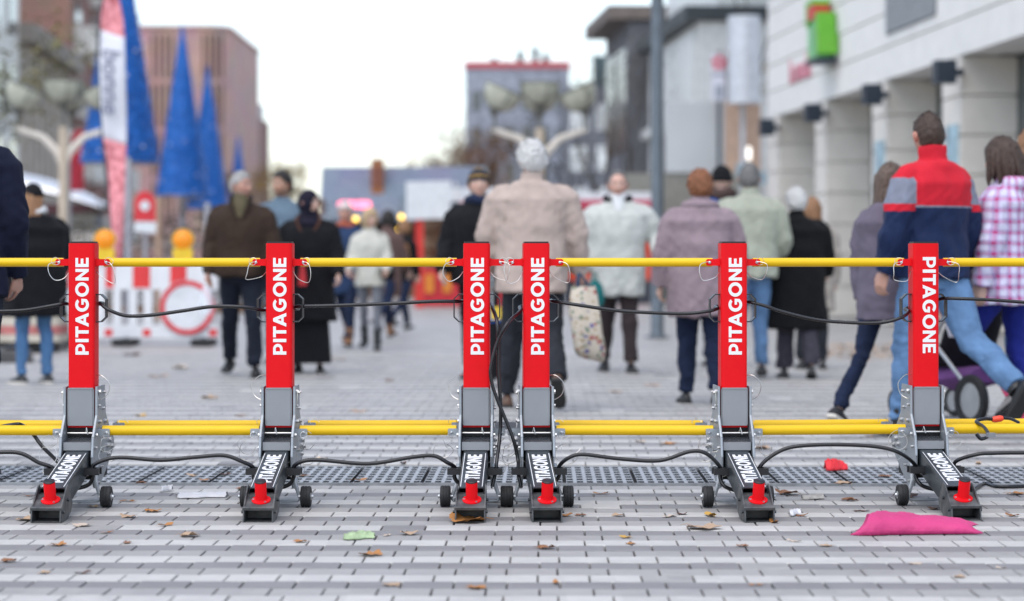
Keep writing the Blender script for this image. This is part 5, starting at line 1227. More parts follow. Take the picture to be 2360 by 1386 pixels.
# edge man: only sleeve and hand are in view
person(-88,10.9,1.80,8,'man in dark navy coat at the left edge, only sleeve and hand showing',navy,darktr,shoeb,'short',h_dark,EL,hem=.80,tl=.035,near=True,arms=(4,9,10,-4,7,28),hcurl=(.5,.62),legs=(8,6,0,-8,6,0))
def ex(c):
    beanie(c,blk,low=.02); locks(c,h_gin,9,(140,255),.26,.25,.016,sway=(-.05,-.02)); scarf(c,white,.032,1.53)
person(78,18.9,1.56,38,'woman in black coat and blue jeans with loose brown hair, far left',blk,denim,shoeb,None,None,FA,fem=True,hem=.60,tl=.07,legw=.9,w=1.42,belly=1.3,arms=(10,8,35,6,10,20),legs=(4,4,0,-3,3,0),soleC=wsole,extra=ex)
def ex(c):
    S,up,dH=c['S'],c['up'],c['dH']
    MB().tube([S(up(0,.055,1.57+dH)),S(up(0,.09,1.50+dH)),S(up(0,.125,1.38+dH)),S(up(0,.143,1.28+dH))],[(.055,.022),(.062,.020),(.045,.022),(.012,.016)],10).build('sweater',fab('olive_knit',(.10,.085,.05)),c['t'],True)
    for sg in (-1,1): MB().tube([S(up(sg*.085,-.02,1.535+dH)),S(up(sg*.085,.07,1.50+dH)),S(up(sg*.05,.135,1.40+dH)),S(up(sg*.012,.158,1.30+dH))],[(.016,.03),(.018,.036),(.014,.032),(.006,.01)],8).build('lapel',brownj,c['t'],True)
    w_=S(c['A'][1][2]+c['A'][1][3]*.10); MB().tube([w_,w_+Vector((0,.0,-.06)),w_+Vector((.01,0,-.2)),w_+Vector((.01,0,-.26))],[(.012,.02),(.05,.035),(.06,.045),(.045,.03)],10).build('plastic_bag',glass_mat('clear_plastic',(.85,.9,.95),.2,.45),c['t'],True)
person(556,20.1,1.72,180,'grey-haired man in brown jacket and olive sweater, head turned aside',brownj,darktr,shoeb,'crop',h_grey,EL,hem=.86,tl=.045,w=1.1,belly=1.15,head=(58,0),stance=.05,legs=(16,12,-6,-14,18,14),arms=(6,14,22,4,10,14),extra=ex,collar=.03,legw=1.1,stubble=(.34,.25,.21))
def ex(c):
    D=DIRS; v=head_pts(D); nrm=D/np.array((.0755,.098,.118)); nrm/=np.linalg.norm(nrm,axis=1)[:,None]
    face=1-sm(.8,1.05,np.sqrt((v[:,0]/.055)**2+((v[:,2]+.02)/.088)**2)); face=np.where(D[:,1]>0,face,0)
    v=(v+nrm*(.020-.045*face+nz(v,40,1)*.003)[:,None])*c['s']; v=v@np.array(c['hr']).T+np.array(c['S'](c['hc']))
    mb=MB(); S,up,dH=c['S'],c['up'],c['dH']
    hs=link_mesh('headscarf',add_mesh('headscarf',v,DFACES,fab('dark_scarf',(.014,.013,.024))),c['t'])
    mb.tube([S(c['hc']+Vector((0,-.01,-.06))),S(up(0,.0,1.50+dH)),S(up(0,.02,1.42+dH)),S(up(0,.03,1.34+dH))],[(.075,.085),(.085,.09),(.12,.12),(.06,.10)],14).build('scarf_drape',MAT['dark_scarf'],c['t'],True)
    for sg in (-1,1): mb=MB().tube([S(up(sg*.09,-.02,1.51+dH)),S(up(sg*.115,.06,1.46+dH)),S(up(sg*.075,.13,1.38+dH)),S(up(sg*.03,.155,1.30+dH))],[(.014,.03),(.016,.04),(.014,.036),(.004,.01)],8).build('fur_collar',fab('brown_fur',(.11,.05,.035),bump=.7),c['t'],True)
    p=S(c['A'][-1][2]); 
person(712,20.7,1.57,180,'woman in black headscarf and long black coat with brown collar',blk,None,shoeb,None,None,FA,fem=True,hem=.50,tl=.05,w=1.22,belly=1.25,flare=1.15,head=(62,0),skirt=(blk,.10),arms=(8,14,30,10,14,34),legs=(4,4,0,-3,3,0),extra=ex)
person(650,22.4,1.80,180,'young bearded man in blue-grey jacket behind the couple',bluej,darktr,shoeb,'short',h_dark,(.42,.24,.16),hem=.86,head=(-42,0),stubble=(.10,.06,.045),brow=(.03,.02,.015),legs=(8,6,0,-8,10,8),collar=.03)
def ex(c): locks(c,h_blond,7,(95,265),.16,.1,.016)
person(853,26,1.53,176,'blonde woman in cream jacket and grey trousers walking forward',cream,gtrous,shoeb,'bob',h_blond,FA,fem=True,hem=.80,head=(30,0),legs=(14,8,0,-14,18,14),arms=(10,10,45,8,10,50),legw=.85,extra=ex,shoe_up=.18)
person(797,27,1.62,165,'man with pale cap and rust scarf in marine coat, behind the couple',bnavy,ddenim,shoetan,'thin',h_white,EL,hem=.66,legs=(18,8,-6,-20,24,24),arms=(14,6,20,-12,6,20),shoe_up=.14,extra=lambda c:(beanie(c,fab('pale_cap',(.62,.52,.50)),low=.035),scarf(c,fab('rust_scarf',(.45,.12,.07)),.034,1.50)))
person(893,30,1.61,-25,'dark-haired woman in brown coat striding away, left of the red stall',brwool,ddenim,shoetan,'bob',h_dark,FA,fem=True,hem=.62,legs=(24,8,-10,-26,30,30),arms=(-14,8,16,16,8,20),shoe_up=.12)
def ex(c):
    S,up,dH=c['S'],c['up'],c['dH']
    MB().tube([S(up(.10,-.18,1.0+dH)),S(up(.10,-.2,1.15+dH)),S(up(.09,-.19,1.38+dH))],[(.10,.07),(.13,.09),(.10,.06)],12).build('rucksack',fab('tan_bag',(.30,.15,.07)),c['t'],True)
person(932,33,1.52,-35,'small distant person with tan rucksack beside the red stall',blk,ddenim,shoeb,'bob',h_gin,FA,fem=True,hem=.78,legs=(18,8,-6,-20,28,24),extra=ex)
def ex(c): beanie(c,fab('navy_knit',(.020,.028,.045)),low=.008,m2=fab('mustard_knit',(.30,.17,.025))); scarf(c,fab('dark_blue_scarf',(.02,.028,.06)),.045,1.51)
person(1104,19.6,1.70,172,'man in striped beanie and black jacket half hidden by the beige jacket',blk,blk,shoeb,'crop',h_dark,FA,hem=.80,tl=.055,w=1.1,head=(15,-12),arms=(8,12,20,8,12,20),legs=(8,6,0,-6,8,6),extra=ex)
def ex(c):
    S,up,dH=c['S'],c['up'],c['dH']
    b=MB()
    for sg in (-1,1): b.tube([S(up(sg*.205,-.02,1.43+dH)),S(up(sg*.185,-.125,1.34+dH)),S(up(sg*.178,-.15,1.22+dH))],.003,6)
    b.tube([S(up(x,-.158+.25*x*x,1.355+dH)) for x in (-.19,-.1,0,.1,.19)],.0022,6); b.build('seam',fab('beige_seam',(.30,.235,.20)),c['t'],True)
person(1226,15.8,1.765,0,'white-haired man in beige jacket walking away behind the central posts',beige,char,shoebr,'curly',h_white,EL,hem=.77,tl=.055,w=1.16,belly=1.18,head=(8,4),lean=3,stance=.075,legs=(12,6,-4,-16,30,46),arms=(2,13,14,-2,14,16),near=True,extra=ex,legw=1.15,collar=.05)
def ex(c):
    S,up,dH=c['S'],c['up'],c['dH']
    MB().tube([S(up(0,.06,1.56+dH)),S(up(0,.09,1.49+dH)),S(up(0,.13,1.36+dH))],[(.05,.02),(.055,.022),(.012,.016)],10).build('shirt',white,c['t'],True)
    MB().tube([S(up(.115*math.sin(R(a)),.10*math.cos(R(a))-.03,1.525+dH-.03*math.cos(R(a)))) for a in range(-130,131,20)],[.012+.016*math.sin(math.pi*k/13) for k in range(14)],8).build('hood_lining',blk,c['t'],True)
    MB().tube([S(up(.0,.158,1.34+dH)),S(up(.0,.178,1.1+dH)),S(up(.0,.18,.9+dH)),S(up(.0,.176,.72+dH))],[(.006,.018)]*4,6).build('zip_flap',fab('pale_seam',(.48,.49,.46)),c['t'],True)
    for sg in (-1,1): MB().cbox(S(up(sg*.13,.158,.90+dH)),(.12,.02,.03)).build('pocket_flap',offw,c['t'])
person(1424,20.9,1.75,180,'man in off-white hooded parka walking forward beside the lamp post',offw,dbrown,shoeb,'thin',h_dgrey,(.55,.33,.26),hem=.67,tl=.055,w=1.18,belly=1.15,legs=(10,6,0,-8,16,12),arms=(-10,28,75,4,12,16),hood=True,extra=ex,collar=.03,legw=1.1)
def ex(c):
    S,up,dH=c['S'],c['up'],c['dH']; pts=[S(up(x,-y,z+dH)) for x,y,z in ((-.16,.03,1.46),(-.12,.12,1.40),(0,.165,1.26),(.12,.165,1.11),(.20,.13,.98),(.22,.02,.90),(.2,.1,.92))][:-1]
    MB().tube(pts,[(.012,.006)]*6,8).build('bag_strap',blk,c['t'],True)
    MB().tube([S(up(.11*math.sin(R(a)),-.10*math.cos(R(a)),1.49+dH+.01*math.cos(R(a)))) for a in range(-150,151,20)],[.035]*16,10).build('hood_roll',mauve,c['t'],True)
person(1614,16.4,1.585,0,'auburn-haired lady in mauve padded coat with a shoulder strap, seen from behind',mauve,ddenim,shoeb,'round',h_aub,FA,fem=True,hem=.66,tl=.06,w=1.24,belly=1.25,legs=(4,4,0,-8,14,12),arms=(-2,14,12,4,14,16),near=True,extra=ex,legw=1.15)
def ex(c): scarf(c,fab('brown_scarf',(.07,.045,.04)),.05,1.52); beanie(c,blk,low=.0)
person(1664,22.0,1.82,0,'person in black beanie, brown scarf and blue jacket behind the sage jacket',fab('blue_jacket',(.03,.10,.36)),ddenim,shoeb,None,None,FA,hem=.84,extra=ex)
person(1728,19.6,1.735,0,'grey-haired man in sage jacket and light blue jeans walking away',sage,ldenim,shoeb,'short',h_dgrey,EL,hem=.82,tl=.05,w=1.18,belly=1.1,legs=(-2,10,12,12,8,-6),arms=(-4,12,20,2,10,40),head=(-12,0))
person(1836,19.8,1.56,0,'white-haired lady in black fur coat and dark trousers',blkfur,fab('dark_grey_flecked',(.045,.042,.055),var=.4,scale=60),shoeb,'curly',h_white,FA,fem=True,hem=.46,tl=.065,w=1.28,belly=1.25,flare=1.12,legs=(6,4,0,-10,14,14),arms=(6,14,26,10,14,40),legw=1.3,fur=.004)
def ex(c): locks(c,h_gin,9,(60,300),.26,.12,.018)
person(1872,21.4,1.52,0,'person with long ginger hair and beige coat ahead of the fur coat',fab('stone_coat',(.36,.32,.28)),char,shoeb,'long',h_gin,FA,fem=True,hem=.6,tl=.05,w=1.1,extra=ex)
def ex(c):
    locks(c,h_ash,12,(60,300),.34,.12,.017)
    for sg in (-1,1): w_=c['S'](c['A'][sg][2]); fd=c['A'][sg][3]; MB().tube([w_-fd*.05*c['s'],w_+fd*.012*c['s']],[.046*c['s'],.044*c['s']],10).build('cuff',fab('dark_red_knit',(.22,.012,.03)),c['t'],True)
person(2048,13.8,1.545,-48,'girl in grey-lilac jacket with long brown hair, walking right',lilac,ddenim,mat('black_canvas',(.02,.02,.024),.8),'long',h_ash,FA,fem=True,hem=.74,tl=.045,w=1.05,legs=(-22,10,24,20,10,-8),arms=(-2,8,8,8,8,14),near=True,legw=.86,soleC=wsole,extra=ex)
def pnt(fc,dH):
    z=fc[:,2]-dH; ax=np.abs(fc[:,0]); m=np.where(z>1.255,0,1)
    arm=ax>.205
    m=np.where(arm&(z<1.22),1,m); m=np.where(arm&(z>1.262)&(z<1.40),2,m); m=np.where(arm&(z>=1.22)&(z<=1.262),0,m); return np.where((z>1.245)&(z<1.255)&~arm,2,m)
person(2146,13.3,1.80,35,'man in red and navy jacket with grey sleeve patch and light jeans',[redc,navyc,greyc],ldenim,shoeb,'crop',h_brown,EL,hem=.86,tl=.048,w=1.07,head=(-20,2),legs=(12,6,-4,-28,26,52),arms=(2,12,14,-2,12,22),near=True,paint=pnt,legw=1.18,collar=.075,shoe_up=.10)
def ex_pl(c):
    locks(c,h_brown,14,(55,305),.21,.30,.021)
    for sg in (-1,1):
        hp,kn,an,f_=c['J'][sg]; MB().tube([c['S'](an+Vector((0,.0,-.03))),c['S'](an+(kn-an).normalized()*.07)],[.046*c['s'],.042*c['s']],10).build('sock',pink,c['t'],True)
person(2318,13.6,1.655,55,'girl in pink and white plaid jacket and royal blue leggings',plaidm,leggb,shoegr,'bob',h_brown,FA,fem=True,hem=.77,tl=.05,w=1.1,legs=(30,78,40,-4,4,4),arms=(0,10,12,2,12,14),near=True,legw=.92,hood=True,trous_hem=.17,extra=ex_pl)

def ex(c):
    locks(c,h_gin,12,(60,300),.24,.2,.018)
    b=MB()
    for sg in (-1,1): b.tube([HP(c,(sg*.02,.085,.11)),HP(c,(sg*.05,.08,.115)),HP(c,(sg*.065,.05,.10)),HP(c,(sg*.04,.06,.13)),HP(c,(sg*.02,.085,.11))],.006,6)
    b.build('sunglasses',blackp,c['t'],True)
person(2392,14.2,1.76,28,'woman with sunglasses pushed into brown hair at the right edge',fab('taupe_coat',(.12,.085,.08)),ldenim,shoeb,'bob',h_gin,FA,fem=True,hem=.80,tl=.045,w=1.08,legs=(10,6,0,-10,10,8),near=True,extra=ex)
person(2224,15.6,1.30,20,'child in purple hat behind the red and navy jacket',lav,ddenim,shoeb,'bob',h_brown,FA,fem=True,hem=.80,w=1.0,extra=lambda c: beanie(c,purple,low=-.01))
run_jobs()
# ------------------------------------------------------------------ bags, pushchair, leaves and litter
t=thing('tote_bag',P(1353,740,15.55),0,'floral patterned tote bag carried by the man in the beige jacket','bag')
def floral():
    m=mat('floral_cloth',(.50,.44,.36),.85,var=.08); tr=m.node_tree; L=tr.links; b=tr.nodes['Principled BSDF']; tc=tr.nodes.new('ShaderNodeTexCoord')
    base=b.inputs['Base Color'].links[0].from_socket
    for sc_,lo,col,sd in ((17,.20,(.30,.08,.08),0),(22,.20,(.10,.16,.11),3.1),(13,.17,(.12,.11,.25),7.7),(30,.22,(.28,.20,.10),11.3)):
        mp=tr.nodes.new('ShaderNodeMapping'); mp.inputs['Location'].default_value=(sd,sd*.7,sd*.3); L.new(tc.outputs['Object'],mp.inputs[0])
        v=tr.nodes.new('ShaderNodeTexVoronoi'); v.inputs['Scale'].default_value=sc_; L.new(mp.outputs[0],v.inputs['Vector'])
        n=tr.nodes.new('ShaderNodeTexNoise'); n.inputs['Scale'].default_value=40; L.new(mp.outputs[0],n.inputs['Vector'])
        ad=tr.nodes.new('ShaderNodeMath'); ad.operation='MULTIPLY_ADD'; L.new(n.outputs[0],ad.inputs[0]); ad.inputs[1].default_value=.35; L.new(v.outputs['Distance'],ad.inputs[2])
        lt=tr.nodes.new('ShaderNodeMath'); lt.operation='LESS_THAN'; L.new(ad.outputs[0],lt.inputs[0]); lt.inputs[1].default_value=lo+.22
        mx=tr.nodes.new('ShaderNodeMix'); mx.data_type='RGBA'; L.new(lt.outputs[0],mx.inputs[0]); L.new(base,mx.inputs[6]); mx.inputs[7].default_value=(*col,1); base=mx.outputs[2]
    L.new(base,b.inputs['Base Color']); return m
k=15.55/F
rg=[]
for i,(y,x0,x1,dp) in enumerate(((660,1318,1372,.02),(680,1313,1376,.05),(720,1312,1384,.08),(770,1318,1390,.085),(805,1322,1395,.08),(822,1328,1394,.05),(829,1334,1390,.015))):
    cx=((x0+x1)/2-1353)*k; hw=(x1-x0)/2*k; z=-(y-740)*k; ring=[]
    for j in range(20):
        a=2*math.pi*j/20; c,s_=math.cos(a),math.sin(a); ring.append((cx+math.copysign(abs(c)**.6,c)*hw*(1+.04*math.sin(i*2+j)),math.copysign(abs(s_)**.7,s_)*dp*(1+.2*math.sin(j*1.7+i)),z-.02*c*(1 if i>4 else 0)))
    rg.append(ring)
MB().loft(rg).build('bag',floral(),t,True)
for dx in (-14,12): MB().tube(spline([((1345+dx-1353)*k,-.02,-(662-740)*k),((1338+dx*.4-1353)*k,-.02,-(640-740)*k),((1336-1353)*k,0,-(630-740)*k),((1340+dx*.5-1353)*k,.02,-(642-740)*k),((1348+dx-1353)*k,.03,-(662-740)*k)],5),[(.012,.004)]*21,6).build('handle',mat('dark_strap',(.03,.05,.09),.8),t,True)
t=thing('green_bag',P(1372,672,20.4),0,'small teal bag beside the right hand of the man in the parka','bag'); MB().tube([(0,0,.10),(0,0,.05),(.01,0,-.06),(.01,0,-.13)],[(.02,.02),(.06,.04),(.075,.05),(.05,.03)],12).build('bag',fab('teal_cloth',(.02,.14,.14)),t,True); MB().tube(spline([(-.03,0,.06),(0,0,.16),(.03,0,.06)],5),.006,6).build('handle',fab('teal_cloth',(0,0,0)),t,True)
t=thing('shoulder_bag',P(893,628,25.9),0,'black shoulder bag at the hip of the blonde woman','bag'); MB().tube([(0,0,.07),(0,0,.05),(0,0,-.05),(0,0,-.08)],[(.05,.03),(.075,.04),(.08,.045),(.06,.03)],12).build('bag',blk,t,True); MB().tube(spline([(-.05,0,.06),(-.09,.02,.4),(0,.05,.62)],5),.006,6).build('strap',blk,t,True)
t=thing('red_bag',P(697,640,20.3),0,'small red bag in front of the woman in the headscarf','bag'); MB().tube([(0,0,.16),(0,0,.02),(0,0,-.07)],[(.008,.01),(.03,.02),(.038,.025)],10).build('bag',mat('red_leather',(.45,.015,.02),.5),t,True); MB().tube(spline([(-.01,0,.14),(0,0,.24),(.01,0,.14)],4),.005,6).build('handle',blk,t,True)
t=thing('wheeled_bag',(PX(1152,18.6),18.6,0),0,'black wheeled shopping bag with blue flap between the two central posts','trolley bag')
MB().prism(rrect(.16,.26,.03,4),.07,.50).build('bag',blk,t,True,40); MB().prism(rrect(.17,.27,.03,4),.50,.58).build('blue_flap',fab('bright_blue_cloth',(.02,.10,.38)),t,True,40); MB().box(-.07,.07,-.139,-.132,.52,.62).build('yellow_label',mat('yellow_label',(.65,.45,.04),.6),t)
for x in (-.095,.095): MB().lathe([(0,-.015),(.06,-.015),(.06,.015),(0,.015)],(x,.08,.06),16,'x').build('wheel',rubber,t,True,40)
MB().tube(spline([(-.06,.13,.4),(-.06,.14,.85),(0,.14,.92),(.06,.14,.85),(.06,.13,.4)],5),.010,6).build('handle',chrome,t,True)

# pushchair between the red jacket man and the plaid girl
sd_=14.6; t=thing('pushchair',(PX(2222,sd_),sd_,0),R(25),'dark pushchair with purple lining behind the rightmost post','pushchair')
fm_=mat('pushchair_frame',(.42,.43,.45),.35,.7); pc=fab('pushchair_cloth',(.018,.016,.022))
for s in (-1,1):
    MB().tube([(s*.22,-.38,1.0),(s*.22,-.10,.62),(s*.21,.38,.16)],.013,8).build('side_tube',fm_,t,True); MB().tube([(s*.22,-.42,.17),(s*.22,.05,.52)],.013,8).build('rear_tube',fm_,t,True)
    w_=MB().lathe([(.105,-.018),(.145,-.022),(.155,0),(.145,.022),(.105,.018)],(s*.25,-.42,.156),24,'x',loop=True).build('wheel',rubber,t,True); MB().lathe([(0,-.012),(.11,-.01),(.11,.01),(0,.012)],(s*.25,-.42,.156),16,'x').build('hub',fm_,w_,True,40)
    w_=MB().lathe([(.065,-.016),(.088,-.018),(.096,0),(.088,.018),(.065,.016)],(s*.21,.40,.097),20,'x',loop=True).build('wheel',rubber,t,True); MB().lathe([(0,-.01),(.07,-.01),(.07,.01),(0,.01)],(s*.21,.40,.097),14,'x').build('hub',fm_,w_,True,40)
MB().tube([(-.22,-.38,1.0),(0,-.42,1.02),(.22,-.38,1.0)],.016,8).build('handlebar',rubber,t,True)
MB().tube([(0,-.16,.92),(0,-.10,.60),(0,-.02,.42),(0,.25,.38),(0,.36,.22)],[(.19,.05),(.20,.08),(.20,.10),(.19,.07),(.17,.04)],14).build('seat',pc,t,True)
MB().tube([(0,-.20,1.02),(0,-.05,1.06),(0,.12,1.0),(0,.20,.90)],[(.20,.03),(.21,.05),(.21,.05),(.20,.02)],14).build('canopy',purple,t,True); MB().tube([(0,-.3,.30),(0,0,.26),(0,.2,.28)],[(.17,.05),(.18,.08),(.16,.05)],12).build('basket',purple,t,True)
t=thing('white_carrier_bag',P(2203,735,14.2),0,'white and lilac carrier bag hanging from the pushchair','bag'); MB().tube([(0,0,.10),(0,0,.06),(.0,0,-.05),(0,0,-.11)],[(.02,.02),(.045,.03),(.06,.04),(.04,.02)],12).build('bag',mat('white_plastic',(.72,.70,.78),.4,var=.1),t,True); MB().tube(spline([(-.02,0,.09),(0,0,.17),(.02,0,.09)],4),.004,6).build('handle',mat('white_plastic',(0,0,0)),t,True)

# fallen leaves
def leaf_mesh(seed,kind):
    r_=random.Random(seed); n=18 if kind=='maple' else 14; rim=[]
    for i in range(n):
        a=2*math.pi*i/n
        r=(.5+.32*abs(math.sin(a*2.5+.4))**.6+r_.uniform(-.08,.08)) if kind=='maple' else (.42+.5*abs(math.cos(a))**1.5+r_.uniform(-.03,.03))
        x=r*math.cos(a); y=r*math.sin(a)*(1 if kind=='maple' else .62); rim.append((x,y))
    cu=r_.uniform(.15,.5); tw=r_.uniform(-.3,.3); dr=r_.uniform(0,6.28)
    def lift(x,y): u=x*math.cos(dr)+y*math.sin(dr); return cu*u*u*.7+tw*x*y*.6+.05*math.sin(x*7+seed)*math.sin(y*6)
    vs=[(0,0,0)]+[(x*.55,y*.55,lift(x*.55,y*.55)+r_.uniform(-.02,.02)) for x,y in rim]+[(x,y,lift(x,y)+r_.uniform(-.06,.08)) for x,y in rim]
    fs=[(0,1+i,1+(i+1)%n) for i in range(n)]+[(1+i,1+n+i,1+n+(i+1)%n,1+(i+1)%n) for i in range(n)]
    mz=min(v[2] for v in vs); vs=[(x,y,z-mz+.02) for x,y,z in vs]
    b=MB(); b.add(vs,fs); b.tube([(-.5,0,.06-mz),(-.85,.06,.12-mz),(-1.15,.02,.05-mz)],[.018,.014,.012],4)
    return b.v,b.f
LM=[mat('leaf_brown',(.24,.105,.045),.7,var=.35,scale=40),mat('leaf_tan',(.42,.29,.19),.75,var=.3,scale=40),mat('leaf_orange',(.40,.17,.045),.65,var=.3,scale=40),mat('leaf_dark',(.09,.045,.03),.75,var=.4,scale=40),mat('leaf_pale',(.52,.42,.33),.8,var=.25,scale=40),mat('leaf_yellow',(.52,.30,.06),.65,var=.25,scale=40)]
cache={}
def leaf(px,py,wpx,mi,label,seed,kind=None,group='fallen leaves on the paving',flat=1.0):
    kind=kind or ('maple' if seed%3 else 'oval'); key=(seed%9,kind,mi)
    if key not in cache:
        v,f=leaf_mesh(seed%9+(20 if kind=='oval' else 0),kind); me=bpy.data.meshes.new('leaf'); me.from_pydata([tuple(q) for q in v],[],f); me.materials.append(LM[mi]); me.polygons.foreach_set('use_smooth',[True]*len(f)); cache[key]=me
    p=G(px,py); s_=wpx*p.y/F/1.35; o=link_mesh('fallen_leaf',cache[key],None,(p.x,p.y,.001),(0,0,seed*2.399)); o.scale=(s_,s_,s_*flat); return tag(o,label,'leaf',group)
SM='small scattered dry leaf on the paving'
BIG=[(1076,1204,74,2,'large crumpled orange-brown leaf at the mouth of the third post\'s shoe',4),(1620,1220,70,1,'wide pale brown leaf left of the fifth post\'s foot',5),(855,1281,50,2,'rust leaf lying alone below the light green scrap',7),(382,1212,34,2,'orange leaf right of the leftmost post\'s foot',3),(1637,1191,42,5,'yellow-orange leaf in front of the fifth post\'s wheel',6),(293,1157,32,2,'oval ochre leaf in front of the leftmost post\'s wheel',9),(1100,1357,40,2,'orange leaf near the bottom edge at the centre',8),(325,1115,24,0,'curled brown leaf right of the leftmost post on the drain edge',2),(1815,1140,46,0,'brown leaf pair right of the fifth post\'s handle stub',1),(1945,1118,36,1,'upright curled tan leaf below the red scrap',10),(438,1237,44,1,'tan leaf cluster below the first gap of the barrier',13),(60,1200,40,1,'pale brown leaf touching the leftmost post\'s shoe',11),(2110,1301,26,4,'pale star-shaped leaf below the pink sheet',14),(2085,1147,52,3,'dark brown leaf left of the rightmost post\'s wheel',16),(520,1250-155,26,3,'dark leaf on the drain in the first gap',17)]
for px,py,wd_,mi,lab,sd in BIG: leaf(px,py,wd_,mi,lab,sd)
r_=random.Random(21)
SMALL=[(70,1145),(215,1170),(190,1213),(245,1230),(300,1193),(355,1180),(290,1253),(130,1258),(470,1108),(445,1098),(415,1145),(555,1128),(590,1192),(690,1250),(850,1240),(890,1235),(945,1232),(1135,1157),(1255,1167),(1300,1190),(1340,1189),(1385,1140),(1425,1190),(1455,1255),(1545,1192),(1575,1187),(1440,1240),(1785,1205),(1850,1190),(1900,1260),(1830,1250),(1960,1155),(2035,1100),(1990,1180),(2150,1175),(2210,1165),(2255,1070),(2330,1190),(2345,1140),(2305,1312),(2215,1332),(1715,1260),(1745,1350),(15,1296),(105,1322),(190,1323),(1255,1265),(900,1375-25),(1280,1346),(1475,1020),(1540,1025),(2010,1008),(1690,1070),(1760,1035),(830,1108),(735,1060),(700,1098),(930,1070),(620,900),(1420,905),(1500,890),(1850,845),(300,820),(360,870),(420,850),(2000,830),(1950,800),(1700,880),(780,830),(900,880),(480,920),(550,960),(830,950),(320,960)]
CN=['brown','tan','orange','dark brown','pale','yellow']
def spot(px,py):
    a='left of the leftmost post' if px<160 else 'below the first gap of the barrier' if px<620 else 'below the second gap of the barrier' if px<1070 else 'by the close central pair of posts' if px<1300 else 'left of the fifth post' if px<1660 else 'between the fifth and rightmost posts' if px<2100 else 'right of the rightmost post'
    b_='far behind the low bars' if py<980 else 'close behind the drain' if py<1080 else 'on or just before the drain' if py<1125 else 'level with the wheels' if py<1185 else 'just ahead of the feet' if py<1245 else 'towards the bottom edge'
    return a,b_
for i,(px,py) in enumerate(SMALL):
    a,b_=spot(px,py); mi=r_.choice((0,0,1,2,2,3,4)); used=globals().setdefault('_used',set())
    for q in (mi,1,4,0,3,2,5):
        if (q,a,b_) not in used: mi=q; break
    used.add((mi,a,b_))
    leaf(px+r_.uniform(-4,4),py,r_.uniform(22,38),mi,'small '+CN[mi]+' leaf '+a+', '+b_,30+i,group='small scattered leaves')
b=MB(); rr=random.Random(77)
for _ in range(900):
    p=G(rr.uniform(1890,2300),rr.uniform(795,830)); a=rr.uniform(0,6.28); e=rr.uniform(.015,.04); v=Vector((math.cos(a),math.sin(a),rr.uniform(-.3,.3)))*e; u=Vector((-math.sin(a),math.cos(a),rr.uniform(-.2,.4)))*e*.7; p.z=.012+rr.random()*.02
    b.add([p-v,p+u,p+v,p-u],[(0,1,2,3)])
tag(b.build('leaf_drift',LM[1]),'drift of brown leaves by the arcade, behind the rightmost post','leaves',kind='stuff')

# crumpled paper
def crumple(name,pxc,pyc,wpx,dep,h,m,label,seed,nx=30,ny=16,fold=.4,shape=None,cat='litter'):
    c=G(pxc,pyc); L_=wpx*c.y/F; vs=[]; rr=np.random.default_rng(seed); ph=rr.uniform(0,6.28,12)
    for i in range(nx+1):
        for j in range(ny+1):
            u=i/nx*2-1; v=j/ny*2-1; e=max(0,1-abs(u)**6)
            wd_=(shape(u) if shape else 1.0)
            crk=abs(math.sin(u*5+v*2.3+ph[0]))*.35+abs(math.sin(u*9-v*3+ph[1]))*.2+abs(math.sin(v*6+u*3+ph[2]))*.2+abs(math.sin(u*17+v*5+ph[3]))*.10+abs(math.sin(u*13-v*11+ph[5]))*.08
            z=h*wd_*((1-abs(v)**2.2)*(.45+.55*crk*fold*2)) + .004
            vs.append((u*L_/2*(1+.02*math.sin(v*7+ph[4])), v*dep/2*wd_*(1+.08*math.sin(u*8+ph[3]))+.02*math.sin(u*2.2), z))
    fs=[(i*(ny+1)+j,(i+1)*(ny+1)+j,(i+1)*(ny+1)+j+1,i*(ny+1)+j+1) for i in range(nx) for j in range(ny)]
    o=MB().add(vs,fs).build(name,m,None,True,38,c); q=o.modifiers.new('thick','SOLIDIFY'); q.thickness=.0012; return tag(o,label,cat)
pk=mat('pink_tissue',(.52,.035,.16),.65,var=.10,scale=9,bump=.25,bscale=60)
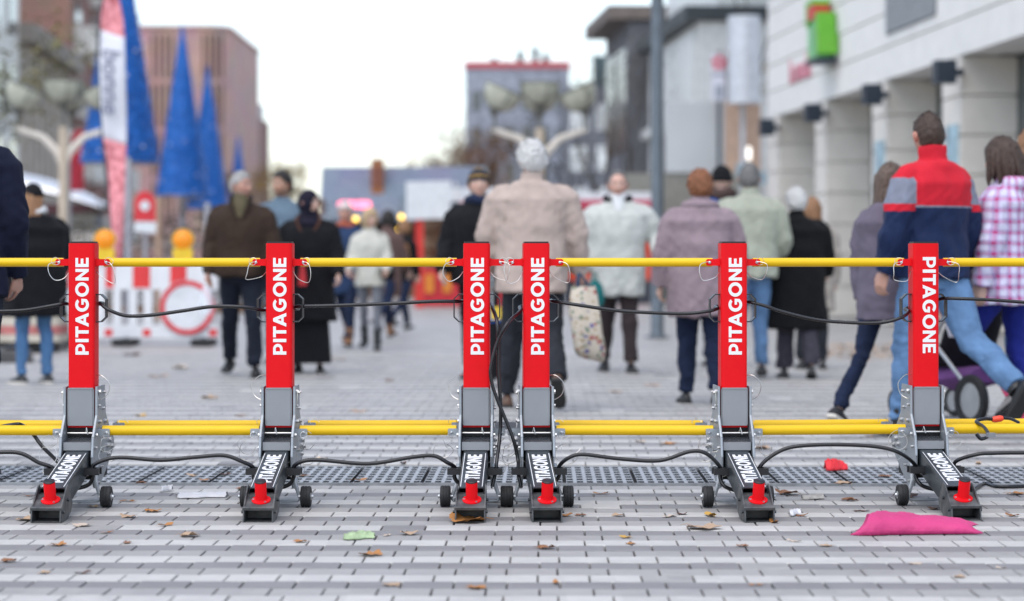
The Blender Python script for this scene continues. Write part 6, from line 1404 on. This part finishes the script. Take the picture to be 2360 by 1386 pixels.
def rolled_sheet():
    c=G(2106,1226); L_=284*c.y/F; nx,ny=70,26; vs=[]
    tri=lambda x: abs((x%1)*2-1)
    for i in range(nx+1):
        u=i/nx*2-1
        H=np.interp(u,[-1,-.93,-.82,-.6,-.2,.3,.7,.9,1],[.020,.044,.066,.074,.066,.056,.046,.034,.024]); Wd=np.interp(u,[-1,-.9,-.7,0,.6,.9,1],[.075,.095,.105,.105,.10,.085,.065]); bend=-.030*u*u+.035*u
        for j in range(ny+1):
            v=j/ny*2-1; a=(v*.5+.5)*math.pi*1.04
            crease=.005*(tri(u*1.1+v*.75+.2)-.5)+.005*(tri(u*2.3-v*1.0+.3)-.5)+.003*(tri(u*4.9+v*1.9)-.5)+.0015*(tri(u*8.3-v*2.7)-.5)
            k=max(0,math.sin(a))**.7
            vs.append((u*L_/2+(.055*math.sin(a)-.02*math.cos(a))*max(0,-u-.75)*4+(-.03*math.sin(a*2)+.02*math.cos(a))*max(0,u-.75)*4, -math.cos(a)*Wd+bend+crease*.6, .003+H*k+crease*k*(H/.06)))
    fs=[(i*(ny+1)+j,(i+1)*(ny+1)+j,(i+1)*(ny+1)+j+1,i*(ny+1)+j+1) for i in range(nx) for j in range(ny)]
    o=MB().add(vs,fs).build('pink_sheet',pk,None,True,9,c,(0,0,R(-3))); q=o.modifiers.new('thick','SOLIDIFY'); q.thickness=.0012
    tag(o,'long crumpled pink paper sheet lying in front of the rightmost posts','litter')
rolled_sheet()
crumple('red_scrap',1927,1084,54,.10,.045,mat('red_tissue',(.70,.02,.03),.6,var=.2,scale=20),'small crumpled red scrap lying on the drain',5,26,14,.9,lambda u:.6+.4*math.cos(u*1.4+.5))
crumple('white_wrapper',468,1146,108,.11,.016,mat('white_wrapper',(.62,.62,.64),.35,var=.08,scale=12),'flat white wrapper on the paving between the first two posts',6,30,14,.8)
crumple('green_scrap',828,1242,70,.09,.022,mat('pale_green_scrap',(.34,.44,.25),.6,var=.3,scale=25),'pale green crumpled scrap below the second gap of the barrier',7,26,14,.9,lambda u:.6+.4*math.cos(u*1.6))
crumple('white_scrap',1832,1189,28,.05,.02,mat('white_wrapper',(0,0,0)),'small white scrap right of the fifth post',8,14,10,.9)
crumple('grey_feather_scrap',1873,1151,52,.06,.014,mat('grey_scrap',(.40,.38,.35),.8,var=.3,scale=20),'ragged grey scrap between the fifth and rightmost posts',9,18,10,.9)
crumple('white_tissue',385,1133,22,.05,.02,mat('white_wrapper',(0,0,0)),'tiny white tissue behind the flat wrapper',10,14,10,.9)
